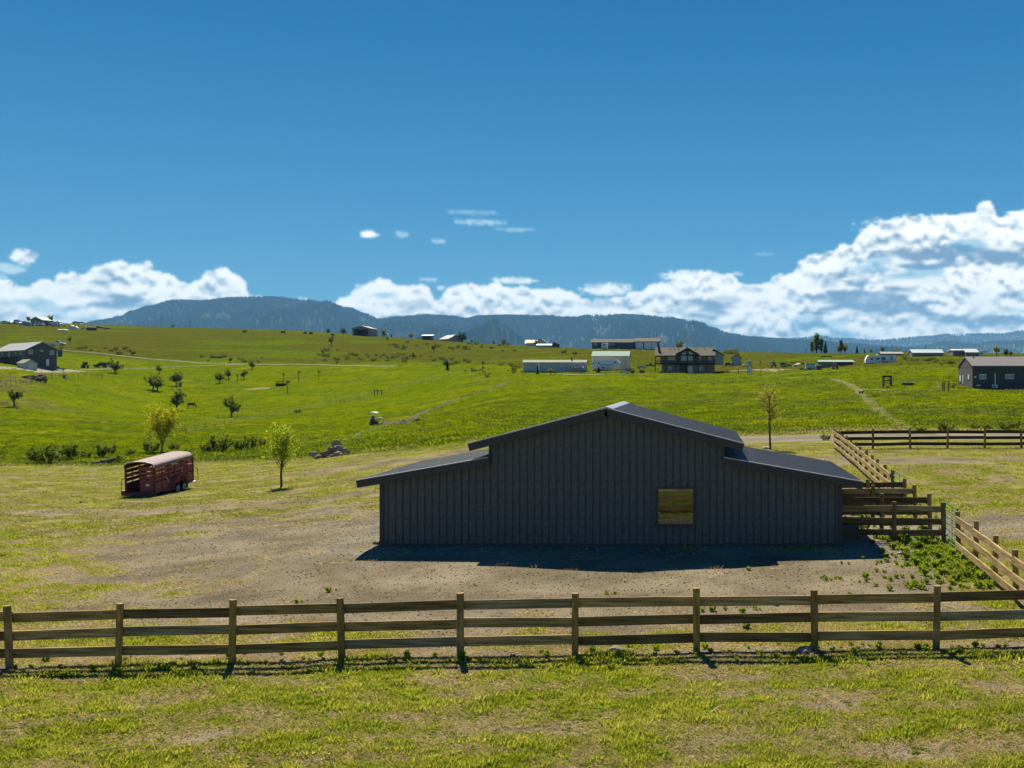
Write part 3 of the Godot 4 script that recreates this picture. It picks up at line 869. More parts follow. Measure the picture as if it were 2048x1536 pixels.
func fences() -> void:
	make_posts()
	var weathered := [[0.52, 0.365, 0.15], [0.40, 0.28, 0.11], [0.58, 0.42, 0.185], [0.28, 0.195, 0.08], [0.47, 0.32, 0.12], [0.40, 0.33, 0.19], [0.22, 0.15, 0.065]]
	var fresh := [[0.50, 0.36, 0.155], [0.55, 0.41, 0.19], [0.46, 0.32, 0.13]]
	var brown := [[0.085, 0.058, 0.032], [0.11, 0.075, 0.04], [0.07, 0.05, 0.03]]
	var rails := [1.05, 0.665, 0.275]
	var ps := []
	for px: float in [-420.0, -200.0, 20.0, 236.0, 464.0, 684.0, 921.0, 1150.0, 1393.0, 1630.0, 1872.0]:
		ps.append(onground((px - CX) * 24.6 / F, -24.6))
	ps.append(rline(24.6))
	fence("weathered three-board fence on round posts in front of the barn", ps, Vector3(0, 0, -1), 0, rails, 0.2, weathered)
	ps = []
	for d: float in [24.6, 26.6, 28.9, 31.2, 33.6, 36.0]: ps.append(rline(d))
	fence("pale sunlit three-board fence between the front fence and the near green gate", ps, Vector3(-1, 0, 0), 2, rails, 0.2, fresh, "board_fence", [1, 0])
	ps = []
	for k in 12: ps.append(rline(50.2 + k * 2.345))
	fence("pale sunlit board fence running from the small gate back to the driveway", ps, Vector3(-1, 0, 0), 2, rails, 0.2, fresh)
	ps = []
	var cor := rline(76.0)
	for k in 11: ps.append(onground(cor.x + k * 2.44, -76.0 - k * 0.12))
	fence("dark brown three-board fence along the gravel driveway", ps, Vector3(0, 0, -1), 0, rails, 0.2, brown, "board_fence", [1, 0])
	var bx := 4.62
	for q: Array in [[38.45, 6.44, "first pen divider", 0], [41.0, 6.43, "second pen divider", 1], [44.2, 6.6, "third pen divider", 2], [46.6, 6.75, "fourth pen divider", 3]]:
		var e := rline(q[0])
		ps = [onground(bx, -q[0]), onground(q[1], -q[0]), e]
		fence("dark weathered board fence, %s counted from the barn window wall" % q[2], ps, Vector3(0, 0, -1), 0, rails, 0.2, weathered if q[3] % 2 == 0 else [[0.18, 0.13, 0.06], [0.22, 0.165, 0.075], [0.15, 0.11, 0.05]], "pen_fence", [1, 0])
	tube_gate(rline(38.3), rline(36.15), "green tube gate hung beside the weedy corner of the pens")
	tube_gate(rline(50.0), rline(46.8), "green tube gate at the back of the pens")
# ---------------------------------------------------------------- grass and weeds
func blade_tuft(blades: int, spread: float, lo: float, hi: float, w: float, lean: float) -> MB:
	var mb := MB.new()
	for k in blades:
		var a := rng.randf() * TAU
		var r := sqrt(rng.randf()) * spread
		var b := Vector3(cos(a) * r, -0.01, sin(a) * r)
		var q := rng.randf() * TAU
		var side := Vector3(cos(q), 0, sin(q)) * w
		var h := rng.randf_range(lo, hi)
		var tip := b + Vector3(cos(a + rng.randf_range(-1.2, 1.2)) * lean * h, h, sin(a + rng.randf_range(-1.2, 1.2)) * lean * h)
		var mid := b.lerp(tip, 0.55) + Vector3(0, h * 0.12, 0)
		var f := rng.randf_range(0.75, 1.25)
		mb.col = Color(f, f * rng.randf_range(0.92, 1.05), f * rng.randf_range(0.8, 1.1))
		mb.quad(b - side, mid - side * 0.8, mid + side * 0.8, b + side)
		mb.tri(mid - side * 0.8, tip, mid + side * 0.8)
	return mb

func leaf_clump(leaves: int, size: float, h: float) -> MB:
	var mb := MB.new()
	for k in leaves:
		var a := k * 2.4 + rng.randf_range(-0.3, 0.3)
		var up := rng.randf_range(0.3, 1.0)
		var dir := Vector3(cos(a), 0, sin(a))
		var side := Vector3(-dir.z, 0, dir.x) * size * rng.randf_range(0.1, 0.2)
		var b := dir * 0.01
		var m := dir * size * 0.5 * (1.1 - up * 0.5) + Vector3(0, h * up * 0.7, 0)
		var t := dir * size * (1.15 - up * 0.6) + Vector3(0, h * up * rng.randf_range(0.6, 1.05), 0)
		var f := rng.randf_range(0.75, 1.25)
		mb.col = Color(f, f, f * 0.9)
		mb.quad(b, m - side, t, m + side)
	return mb

func grass() -> void:
	rng.seed = 41
	var gm := leafy("grass_blades", 1.0)
	# short turf of the paddock, thinning where the earth shows
	for kind in 3:
		var tuft: ArrayMesh = [blade_tuft(15, 0.10, 0.018, 0.055, 0.007, 1.5), blade_tuft(12, 0.10, 0.012, 0.045, 0.0065, 2.2), blade_tuft(15, 0.07, 0.04, 0.11, 0.008, 0.7)][kind].done(gm)
		var at := []
		var cl := PackedColorArray()
		var want: int = [52000, 46000, 9000][kind]
		var tries := 0
		while at.size() < want and tries < want * 4:
			tries += 1
			var d := 15.2 * pow(3.4, pow(rng.randf(), 1.15))
			var px := rng.randf_range(-170.0, 2200.0)
			var x := (px - CX) * d / F
			var g := grassy(x, -d)
			if x > -10.3 and x < 4.8 and d > 36.9 and d < 46.0: continue
			var need := rng.randf()
			if kind == 0 and g < 0.24 + need * 0.4: continue
			if kind == 1 and (g < need * 0.5 - 0.1 or g > 0.75): continue
			if kind == 2 and g < 0.5 + need * 0.45: continue
			var sc := rng.randf_range(0.65, 1.35) * (1.0 + 0.012 * maxf(d - 20.0, 0.0))
			var p := onground(x, -d)
			at.append(Transform3D(Basis(Vector3.UP, rng.randf() * TAU).scaled(Vector3(sc, sc, sc)), p))
			var c := Color(0.30, 0.335, 0.022).lerp(Color(0.45, 0.435, 0.065), clampf(0.5 + nB.get_noise_2d(x * 1.3, -d * 1.3) * 1.3 + rng.randf_range(-0.35, 0.35), 0, 1))
			if kind == 1: c = Color(0.56, 0.47, 0.25).lerp(Color(0.34, 0.26, 0.13), rng.randf())
			var tone := rng.randf_range(0.62, 1.3)
			c = Color(c.r * tone, c.g * tone, c.b * tone)
			if kind == 2: c = c.lerp(Color(0.2, 0.27, 0.016), rng.randf() * 0.8)
			cl.append(c)
		stuff("grass", tuft, at, cl, ["short green paddock grass round the fences", "dry straw-coloured stubble among the paddock grass", "longer fresh green grass in the paddock"][kind], "grass")
	# rougher grass of the paddock behind the barn and of the pastures
	for kind in 3:
		var tuft: ArrayMesh = [blade_tuft(12, 0.32, 0.03, 0.09, 0.02, 1.6), blade_tuft(14, 0.6, 0.06, 0.18, 0.045, 1.3), blade_tuft(14, 1.5, 0.10, 0.26, 0.12, 1.8)][kind].done(gm)
		var at := []
		var cl := PackedColorArray()
		for k in [22000, 22000, 7000][kind]:
			var d: float = [46.0, 92.0, 230.0][kind] * pow([2.4, 2.6, 3.2][kind], rng.randf())
			var px := rng.randf_range(-150.0, 2180.0)
			var x := (px - CX) * d / F
			if x > -11.0 and x < 5.5 and d < 47.0: continue
			if d > 82.5 and d < 93.0 and x > -12.0: continue
			var c := gcol(x, -d)
			if kind == 0 and (grassy(x, -d) < 0.2 + rng.randf() * 0.4): continue
			if kind == 1 and d < lawn_edge(px) - 4.0: continue
			var sc := rng.randf_range(0.6, 1.35)
			if kind > 0 and c.b > 0.022 and c.r < 0.105: sc *= 1.5
			at.append(Transform3D(Basis(Vector3.UP, rng.randf() * TAU).scaled(Vector3(sc, sc, sc)), onground(x, -d)))
			var f := rng.randf_range(1.25, 2.1)
			cl.append(Color(c.r * f, c.g * f, c.b * f))
		stuff("grass", tuft, at, cl, ["rough grass of the paddock beyond the barn", "tall pasture grass on the green slopes", "grass of the distant hill fields"][kind], "grass")
	# stones of the gravel and clods of the bare earth
	var peb := MB.new()
	boulder(peb, Vector3(0, 0.2, 0), Vector3(0.5, 0.36, 0.45), 3, 0, 0.25)
	var pm := mat("pebble", 1, 1, 1, 0.9)
	pm.vertex_color_use_as_albedo = true
	var at2 := []
	var cl2 := PackedColorArray()
	for k in 62000:
		var d := 25.0 + pow(rng.randf(), 0.8) * 28.0
		var px := rng.randf_range(150.0, 2180.0)
		var x := (px - CX) * d / F
		if x > -10.1 and x < 4.7 and d > 37.2 and d < 46.0: continue
		if grassy(x, -d) > 0.3 + rng.randf() * 0.25: continue
		var sc := 0.013 + 0.045 * pow(rng.randf(), 5.0)
		at2.append(Transform3D(Basis(Vector3.UP, rng.randf() * TAU).scaled(Vector3(sc * rng.randf_range(0.7, 1.5), sc, sc)), onground(x, -d) - Vector3(0, sc * 0.1, 0)))
		var f := rng.randf_range(0.55, 1.25)
		var near_barn := 1.0 - smoothstep(0.5, 2.5, maxf(absf(x + 2.75) - 7.3, absf(d - 41.4) - 4.1))
		cl2.append(Color(0.24 * f, 0.185 * f, 0.115 * f).lerp(Color(0.25 * f, 0.235 * f, 0.2 * f), near_barn))
	stuff("gravel", peb.done(pm), at2, cl2, "loose gravel and clods on the bare earth round the barn", "gravel")
	# weeds
	var wm := leafy("weed_leaves", 1.0)
	var wk: Array = [leaf_clump(20, 0.13, 0.14), leaf_clump(30, 0.17, 0.24), leaf_clump(12, 0.09, 0.06)]
	var wat := [[], [], []]
	var wcl := [PackedColorArray(), PackedColorArray(), PackedColorArray()]
	var put := func(x: float, z: float, kind: int, sc: float) -> void:
		wat[kind].append(Transform3D(Basis(Vector3.UP, rng.randf() * TAU).scaled(Vector3(sc, sc, sc)), onground(x, z)))
		var f := rng.randf_range(0.75, 1.25)
		wcl[kind].append(Color(0.2 * f, 0.275 * f, 0.022 * f))
	for k in 230:   # the weedy corner by the gate and along the sunlit fence
		var d := rng.randf_range(30.5, 39.5)
		var x: float = rline(d).x - absf(rng.randfn(0.0, 1.0)) * (1.15 if d < 36.5 else 0.9) - 0.1
		if d > 38.2: x = lerpf(6.0, 8.3, rng.randf())
		put.call(x, -d, rng.randi_range(0, 1), rng.randf_range(0.35, 1.4))
	for k in 150:
		put.call(rng.randf_range(5.3, 9.2), -rng.randf_range(38.5, 50.0), rng.randi_range(0, 1), rng.randf_range(0.5, 1.1))
	for q: Array in [[1722, 1112], [1690, 1122], [1757, 1100], [1757, 1118], [1775, 1150], [1800, 1150], [1680, 1152], [1725, 1158], [1655, 1155], [1495, 1133], [1222, 1180], [1790, 1110], [1810, 1128], [1850, 1130], [1760, 1137], [1822, 1150], [1745, 1165], [1704, 1185], [1400, 1216], [1420, 1215], [1450, 1212], [1488, 1219], [1518, 1214], [1495, 1250], [1556, 1205], [665, 1177], [600, 1200], [165, 1000], [1640, 1150], [1850, 1160], [1870, 1150]]:
		var g := G(q[0], q[1] + 6)
		for k in 2: put.call(g.x + rng.randf_range(-0.12, 0.12), g.z + rng.randf_range(-0.12, 0.12), rng.randi_range(0, 1), rng.randf_range(0.4, 0.9))
	for k in 200:  # along the foot of the front fence
		put.call(rng.randf_range(-15.5, 7.0), -24.6 + rng.randfn(0.1, 0.35), [0, 0, 1, 2][rng.randi_range(0, 3)], rng.randf_range(0.3, 0.85))
	for k in 1500:  # low broad leaves through the turf
		var d := rng.randf_range(15.4, 24.0)
		put.call((rng.randf_range(-100.0, 2150.0) - CX) * d / F, -d, 2, rng.randf_range(0.5, 1.15))
	for k in 3:
		stuff("weeds", (wk[k] as MB).done(wm), wat[k], wcl[k], ["leafy green weeds round the gate and fence feet", "tall leafy weeds in the corner by the gate", "low broad-leaved weeds spread through the turf"][k], "weeds")
	# dead stalks and rusty dry weeds in the turf
	var dm := leafy("dry_stalks", 1.0)
	var dk := blade_tuft(26, 0.2, 0.05, 0.16, 0.004, 0.9)
	var dat := []
	var dcl := PackedColorArray()
	for k in 700:
		var d := rng.randf_range(15.4, 34.0)
		var x := (rng.randf_range(-100.0, 2150.0) - CX) * d / F
		if grassy(x, -d) > 0.62: continue
		var sc := rng.randf_range(0.5, 1.1)
		dat.append(Transform3D(Basis(Vector3.UP, rng.randf() * TAU).scaled(Vector3(sc, sc, sc)), onground(x, -d)))
		dcl.append(Color(0.27, 0.17, 0.09).lerp(Color(0.42, 0.32, 0.18), rng.randf()))
	stuff("weeds", dk.done(dm), dat, dcl, "rust-brown dead weeds on the thin turf", "weeds")

# ---------------------------------------------------------------- rocks
func boulder(mb: MB, at: Vector3, size: Vector3, sd: int, detail: int, rough: float) -> void:
	var t := (1.0 + sqrt(5.0)) / 2.0
	var p := [Vector3(-1, t, 0), Vector3(1, t, 0), Vector3(-1, -t, 0), Vector3(1, -t, 0), Vector3(0, -1, t), Vector3(0, 1, t), Vector3(0, -1, -t), Vector3(0, 1, -t), Vector3(t, 0, -1), Vector3(t, 0, 1), Vector3(-t, 0, -1), Vector3(-t, 0, 1)]
	var f := [[0, 11, 5], [0, 5, 1], [0, 1, 7], [0, 7, 10], [0, 10, 11], [1, 5, 9], [5, 11, 4], [11, 10, 2], [10, 7, 6], [7, 1, 8], [3, 9, 4], [3, 4, 2], [3, 2, 6], [3, 6, 8], [3, 8, 9], [4, 9, 5], [2, 4, 11], [6, 2, 10], [8, 6, 7], [9, 8, 1]]
	var tris := []
	for q: Array in f: tris.append([p[q[0]].normalized(), p[q[1]].normalized(), p[q[2]].normalized()])
	for k in detail:
		var more := []
		for q: Array in tris:
			var a: Vector3 = (q[0] + q[1]).normalized(); var b: Vector3 = (q[1] + q[2]).normalized(); var c: Vector3 = (q[2] + q[0]).normalized()
			more.append([q[0], a, c]); more.append([q[1], b, a]); more.append([q[2], c, b]); more.append([a, b, c])
		tris = more
	for q: Array in tris:
		var w := []
		for d: Vector3 in q:
			var k := d * 1.1 + Vector3.ONE * sd * 3.7
			var r := 1.0 + rough * (nC.get_noise_3d(k.x * 0.35, k.y * 0.35, k.z * 0.35) * 1.6 + nC.get_noise_3d(k.x, k.y, k.z) * 0.5)
			w.append(at + d * r * size)
		mb.tri_out(w[0], w[1], w[2], at)

func rocks() -> void:
	rng.seed = 77
	var base := G(662, 913)
	var s := -base.z / F
	var k := 0
	# [px, py of the centre, half width, half height, nearness]
	for q: Array in [[672, 890, 9, 9, -1.2, "topmost dark-faced boulder of the rock pile"], [681, 899, 11, 9, -0.4, "pale broad boulder leaning on the topmost boulder"], [663, 902, 8, 8, 0.0, "upright tan boulder in the middle of the rock pile"], [649, 909, 10, 9, 0.5, "large dark rounded boulder low in the rock pile"], [678, 911, 11, 6, 0.4, "long low boulder under the pale broad boulder"], [627, 908, 8, 6, 0.3, "reddish boulder at the thin end of the rock pile"], [655, 903, 9, 3, -0.6, "flat slab lying over the rock pile"], [695, 906, 6, 7, 0.1, "whitish split boulder at the thick end of the pile"], [637, 914, 8, 4, 0.9, "pale flat stone at the foot of the rock pile"], [663, 915, 6, 4, 0.9, "small brown stone before the rock pile"], [657, 917, 4, 2, 1.2, "small white stone before the rock pile"], [705, 911, 4, 3, 0.2, "small dark stone at the edge of the rock pile"]]:
		var d: float = -base.z - q[4]
		var p := P(q[0], q[1], d)
		var o := MeshInstance3D.new()
		o.name = numbered("boulder")
		var mb := MB.new()
		boulder(mb, Vector3.ZERO, Vector3(q[2] * s, q[3] * s, q[2] * s * 0.8), k * 5 + 1, 3, 0.34)
		var m := mat("boulder_%d" % (k % 4), [0.40, 0.46, 0.34, 0.36][k % 4], [0.32, 0.40, 0.265, 0.25][k % 4], [0.20, 0.29, 0.17, 0.16][k % 4], 0.92)
		grainy(m, 1.1, t_mottle)
		m.heightmap_enabled = true; m.heightmap_texture = t_clod; m.heightmap_scale = 4.0
		o.mesh = mb.done(m)
		p.y = maxf(p.y, H(p.x, p.z) + q[3] * s * 0.35)
		o.position = p
		tag(o, q[5], "boulder", "boulders of the rock pile")
		add_child(o)
		k += 1
	for q: Array in [[1612, 1304, 0.13, "dark stone at the foot of a front fence post"], [1234, 1304, 0.12, "grey stone lying under the front fence rails"], [395, 1331, 0.08, "small dark stone under the front fence"], [1830, 1107, 0.1, "pale stone among the weeds by the gate"], [1803, 1108, 0.11, "tan stone lying beside the pen weeds"], [1533, 898, 0.2, "white stone at the foot of the thin driveway tree"], [755, 1088, 0.1, "small stone at the barn corner"]]:
		var o := MeshInstance3D.new()
		o.name = numbered("stone")
		var mb := MB.new()
		boulder(mb, Vector3.ZERO, Vector3(q[2] * 1.3, q[2] * 0.7, q[2]), k * 7, 2, 0.3)
		o.mesh = mb.done(mat("stone_pale" if q[0] > 1500 and q[1] < 1200 else "stone_dark", 0.45 if q[0] > 1500 and q[1] < 1200 else 0.2, 0.40 if q[0] > 1500 and q[1] < 1200 else 0.18, 0.3 if q[0] > 1500 and q[1] < 1200 else 0.15, 0.9))
		var g := G(q[0], q[1])
		o.position = g + Vector3(0, q[2] * 0.25, 0)
		tag(o, q[3], "stone")
		add_child(o)
		k += 1

# ---------------------------------------------------------------- trees
# grows limbs and leaves; sizes in metres
func grow(sd: int, h: float, spread: float, stem: float, limbs: int, leaves: int, leaf: float, col: Color, col2: Color, style: String) -> Array:
	rng.seed = sd
	var wd := MB.new()
	wd.col = Color(0.085, 0.068, 0.048) if style != "yellow" else Color(0.12, 0.10, 0.06)
	var lf := MB.new()
	var tips := []     # places leaves may hang: [point, reach]
	var clear: float = {"vase": 0.26, "yellow": 0.12, "round": 0.16, "bush": 0.03, "poplar": 0.05, "thin": 0.38, "flat": 0.35}[style]
	var trunk_top := Vector3(rng.randf_range(-0.03, 0.03) * h, h * (clear + 0.12), rng.randf_range(-0.03, 0.03) * h)
	if style == "poplar" or style == "thin": trunk_top = Vector3(rng.randf_range(-0.02, 0.05) * h, h * 0.92, 0)
	if style != "bush": wd.tube([Vector3(0, -0.15, 0), trunk_top * 0.5 + Vector3(rng.randf_range(-0.02, 0.02) * h, 0, 0), trunk_top], [stem * 1.25, stem, stem * (0.3 if style in ["poplar", "thin"] else 0.75)], 7, false)
	for k in limbs:
		var a := k * 2.399 + rng.randf_range(-0.4, 0.4)
		var out := rng.randf_range(0.35, 1.0)
		var y0 := h * clear * rng.randf_range(0.8, 1.5)
		var start := trunk_top * clampf(y0 / trunk_top.y, 0.3, 1.0)
		var end := Vector3.ZERO
		match style:
			"vase", "yellow": end = Vector3(cos(a) * spread * out * 0.9, h * (1.0 - 0.42 * out * rng.randf_range(0.2, 1.3)), sin(a) * spread * out * 0.9)
			"round": end = Vector3(cos(a) * spread * out, h * (clear + (1.0 - clear) * rng.randf_range(0.3, 1.0) * (1.0 - out * out * 0.45)), sin(a) * spread * out)
			"flat": end = Vector3(cos(a) * spread * out, h * rng.randf_range(0.6, 0.95), sin(a) * spread * out)
			"bush":
				start = Vector3(cos(a) * spread * 0.2, -0.05, sin(a) * spread * 0.2)
				end = Vector3(cos(a) * spread * out, h * rng.randf_range(0.35, 1.0) * (1.0 - out * out * 0.4), sin(a) * spread * out)
			"poplar":
				var t := rng.randf_range(0.1, 0.95)
				start = trunk_top * t
				end = start + Vector3(cos(a), 0, sin(a)) * spread * (1.0 - t * 0.8) * rng.randf_range(0.5, 1.0) + Vector3(0, h * 0.14, 0)
			"thin":
				var t := rng.randf_range(0.5, 0.98)
				start = trunk_top * t
				end = start + Vector3(cos(a), 0, sin(a)) * spread * rng.randf_range(0.4, 1.0) * sin(clampf((t - 0.35) * 4.2, 0.4, 2.6)) + Vector3(0, h * rng.randf_range(0.04, 0.16), 0)
		var mid := start.lerp(end, 0.5) + Vector3(rng.randf_range(-0.06, 0.06) * h, h * 0.02, rng.randf_range(-0.06, 0.06) * h)
		var r := stem * rng.randf_range(0.28, 0.5)
		wd.tube([start, mid, end], [r, r * 0.6, r * 0.2], 5, false)
		for q in 5:
			var t := 0.35 + 0.65 * q / 4.0
			var c := start.lerp(mid, t * 2.0) if t < 0.5 else mid.lerp(end, t * 2.0 - 1.0)
			tips.append([c, 0.12 * h if style != "poplar" else 0.05 * h])
			if q > 0:
				var tw := c + Vector3(rng.randf_range(-1, 1), rng.randf_range(-0.1, 1.0), rng.randf_range(-1, 1)).normalized() * h * rng.randf_range(0.06, 0.15)
				wd.tube([c, tw], [r * 0.3, r * 0.1], 4, false)
				tips.append([tw, 0.06 * h]); tips.append([c.lerp(tw, 0.6), 0.05 * h])
	for k in leaves:
		var t: Array = tips[rng.randi() % tips.size()]
		var d: Vector3 = Vector3(rng.randfn(), rng.randfn(), rng.randfn()) * float(t[1]) * 0.45
		var p: Vector3 = t[0] + d
		if p.y < 0.02: p.y = 0.02 + rng.randf() * 0.1
		var x := Vector3(rng.randfn(), rng.randfn(), rng.randfn()).normalized()
		var y := x.cross(Vector3(rng.randfn(), rng.randfn(), rng.randfn()).normalized()).normalized()
		var s := leaf * rng.randf_range(0.55, 1.3)
		var f := rng.randf_range(0.7, 1.3)
		var c := col.lerp(col2, rng.randf())
		lf.col = Color(c.r * f, c.g * f, c.b * f)
		lf.quad(p - x * s, p + y * s * 0.62, p + x * s, p - y * s * 0.62)
	var bark := mat("bark", 1, 1, 1, 0.95)
	bark.vertex_color_use_as_albedo = true
	return [wd.done(bark), lf.done(leafy("leaves", 1.0))]

func conifer(sd: int, h: float, spread: float, col: Color) -> Array:
	rng.seed = sd
	var wd := MB.new()
	wd.col = Color(0.08, 0.06, 0.04)
	wd.tube([Vector3(0, -0.2, 0), Vector3(0, h * 0.95, 0)], [h * 0.022, h * 0.004], 6, false)
	var lf := MB.new()
	var rows := 13
	for k in rows:
		var t := k / float(rows)
		var y := h * (0.06 + 0.92 * t)
		var r := spread * (1.0 - t) * rng.randf_range(0.85, 1.1) + 0.04 * spread
		for q in 11:
			var a := q * TAU / 11.0 + k * 0.5 + rng.randf_range(-0.2, 0.2)
			var dir := Vector3(cos(a), 0, sin(a))
			var side := Vector3(-dir.z, 0, dir.x) * r * 0.26
			var rr := r * rng.randf_range(0.7, 1.15)
			var f := rng.randf_range(0.65, 1.3)
			lf.col = Color(col.r * f, col.g * f, col.b * f)
			var b := Vector3(0, y + h * 0.05, 0)
			var m := dir * rr * 0.55 + Vector3(0, y, 0)
			lf.quad(b, m - side, dir * rr + Vector3(0, y - h * 0.035, 0), m + side)
			lf.tri(m, m + side * 1.2 - Vector3(0, h * 0.04, 0), dir * rr * 0.9 + Vector3(0, y - h * 0.06, 0))
	var bark := mat("bark", 1, 1, 1, 0.95)
	bark.vertex_color_use_as_albedo = true
	return [wd.done(bark), lf.done(leafy("leaves", 1.0))]

func plant(called: String, meshes: Array, at: Vector3, sc: float, turn: float, label: String, category: String, group := "", names := ["trunk", "crown"], wide := 1.0) -> void:
	var o := thing(called, label, category, at, turn, group)
	part(names[0], meshes[0], o, Vector3.ZERO, Basis.from_scale(Vector3(sc * wide, sc, sc * wide)))
	part(names[1], meshes[1], o, Vector3.ZERO, Basis.from_scale(Vector3(sc * wide, sc, sc * wide)))

func trees() -> void:
	var lime := Color(0.27, 0.29, 0.012)
	var lime2 := Color(0.19, 0.24, 0.015)
	var dark := Color(0.085, 0.12, 0.014)
	var dark2 := Color(0.15, 0.185, 0.025)
	var olive := Color(0.17, 0.175, 0.035)
	# the two young trees by the trailer and the thin one by the driveway
	var g := G(563, 974)
	var s := -g.z / F
	plant("young_tree", grow(3, 127 * s, 31 * s, 0.06, 15, 1700, 0.07, Color(0.36, 0.42, 0.03), Color(0.26, 0.33, 0.02), "vase"), g, 1.0, 0.3, "young leafing tree with a twin trunk between trailer and rock pile", "tree")
	g = G(325, 905)
	s = -g.z / F
	plant("young_tree", grow(8, 97 * s, 38 * s, 0.07, 15, 4200, 0.10, Color(0.33, 0.34, 0.012), Color(0.42, 0.40, 0.02), "yellow"), g, 1.0, 0.0, "broad yellow-green tree standing behind the livestock trailer", "tree")
	g = G(1541, 899)
	s = -g.z / F
	plant("young_tree", grow(12, 116 * s, 30 * s, 0.06, 30, 1150, 0.055, Color(0.36, 0.32, 0.04), Color(0.26, 0.26, 0.04), "thin"), g, 1.0, 0.0, "thin bare-stemmed young tree beside the gravel driveway", "tree")
	# bushes along the old fence line
	var bush := []
	for k in 4: bush.append(grow(20 + k, 1.0, [0.85, 0.6, 0.75, 0.5][k], 0.02, 26, 1100, 0.065, [dark, dark, olive, dark2][k], dark2, "bush"))
	var k := 0
	for q: Array in [[88, 927, 36, 1.3, 0, "wide dark bush at the far end of the bush row"], [137, 920, 36, 0.8, 1, "upright dark green bush beside the wide one"], [172, 915, 14, 1.2, 2, "low olive bush between the upright bushes"], [203, 916, 30, 0.55, 1, "narrow dark bush near the fallen logs"], [222, 908, 20, 0.8, 2, "rusty olive bush beside the narrow dark bush"], [262, 910, 13, 1.0, 2, "small olive bush behind the livestock trailer"], [300, 906, 24, 1.0, 2, "spreading olive bush at the foot of the yellow-green tree"], [230, 926, 17, 1.1, 2, "grey brushy bush over the fallen logs"], [413, 905, 20, 0.8, 2, "small olive bush beside the big round bush"], [440, 904, 33, 0.95, 0, "big round dark bush beyond the trailer tongue"], [478, 901, 22, 0.8, 1, "dark bush next to the big round bush"], [500, 898, 26, 0.8, 0, "bushy dark shrub at the end of the row"], [525, 892, 16, 0.7, 2, "thin grey shrub at the end of the row"], [348, 900, 16, 1.0, 2, "low bush under the yellow-green tree"]]:
		g = G(q[0], q[1])
		s = -g.z / F
		plant("bush", bush[q[4]], g, q[2] * s * 1.12, k * 1.9, q[5], "bush", "bushes along the old fence line", ["stems", "foliage"], q[3])
		k += 1
	# orchard trees of the green pasture
	var orch := [grow(40, 1.0, 0.46, 0.04, 15, 520, 0.07, dark, dark2, "round"), grow(41, 1.0, 0.34, 0.035, 12, 420, 0.06, dark, dark2, "round"), grow(42, 1.0, 0.62, 0.045, 12, 420, 0.075, dark, dark2, "flat"), grow(43, 1.0, 0.30, 0.03, 7, 120, 0.055, olive, dark2, "thin"), grow(44, 1.0, 0.5, 0.05, 14, 600, 0.07, dark, dark2, "round")]
	for q: Array in [[29, 813, 33, 2, "low spreading fruit tree near the churned yard"], [230, 746, 30, 4, "round dark tree beside the parked dark cars"], [318, 747, 20, 1, "small fruit tree near the gravel spur"], [306, 779, 33, 0, "fruit tree casting its shade with a twin beside it"], [315, 782, 30, 0, "fruit tree standing close behind its twin"], [353, 772, 31, 0, "dense upright fruit tree above the grazing horse"], [354, 822, 50, 1, "tall leaning fruit tree just uphill of the horse"], [361, 800, 36, 3, "thin fruit tree behind the leaning one"], [463, 834, 47, 1, "dark fruit tree alone below the grazing horse"], [439, 766, 24, 0, "dark spreading fruit tree uphill of the lone one"], [457, 758, 24, 1, "dense fruit tree next to the spreading one"], [474, 767, 19, 3, "thin sapling beside the dense fruit trees"], [488, 758, 21, 1, "slim green fruit tree near the road junction"], [504, 739, 21, 1, "yellowish fruit tree at the road junction"], [575, 787, 26, 3, "thin bare fruit tree by the old feeder"], [568, 765, 19, 3, "bare sapling above the old feeder"], [597, 762, 20, 3, "bare crooked sapling in the open pasture"], [638, 759, 18, 3, "bare sapling farthest from the old feeder"], [140, 685, 16, 1, "slim tree beside the white pickup"], [266, 711, 12, 4, "small dark tree on the gravel lane"], [461, 725, 13, 1, "small dark tree above the road junction"], [893, 738, 24, 1, "dark pointed tree with rocks at its foot"], [965, 744, 22, 3, "thin tree at the end of the wire fence"]]:
		g = G(q[0], q[1])
		s = -g.z / F
		plant("fruit_tree", orch[q[3]], g, q[2] * s, k * 2.3, q[4], "tree", "fruit trees on the far slope")
		k += 1
	# trees on the hill and skyline
	var roundt := grow(50, 1.0, 0.5, 0.05, 16, 900, 0.05, Color(0.035, 0.055, 0.018), Color(0.06, 0.08, 0.025), "round")
	var fresh := grow(51, 1.0, 0.42, 0.04, 14, 600, 0.055, Color(0.13, 0.16, 0.03), Color(0.19, 0.2, 0.05), "round")
	var yell := grow(52, 1.0, 0.45, 0.04, 14, 500, 0.06, lime, olive, "vase")
	var pop := grow(53, 1.0, 0.2, 0.03, 46, 1600, 0.032, Color(0.12, 0.165, 0.02), Color(0.2, 0.235, 0.03), "poplar")
	var fir := [conifer(60, 1.0, 0.26, Color(0.025, 0.04, 0.02)), conifer(61, 1.0, 0.2, Color(0.03, 0.045, 0.02))]
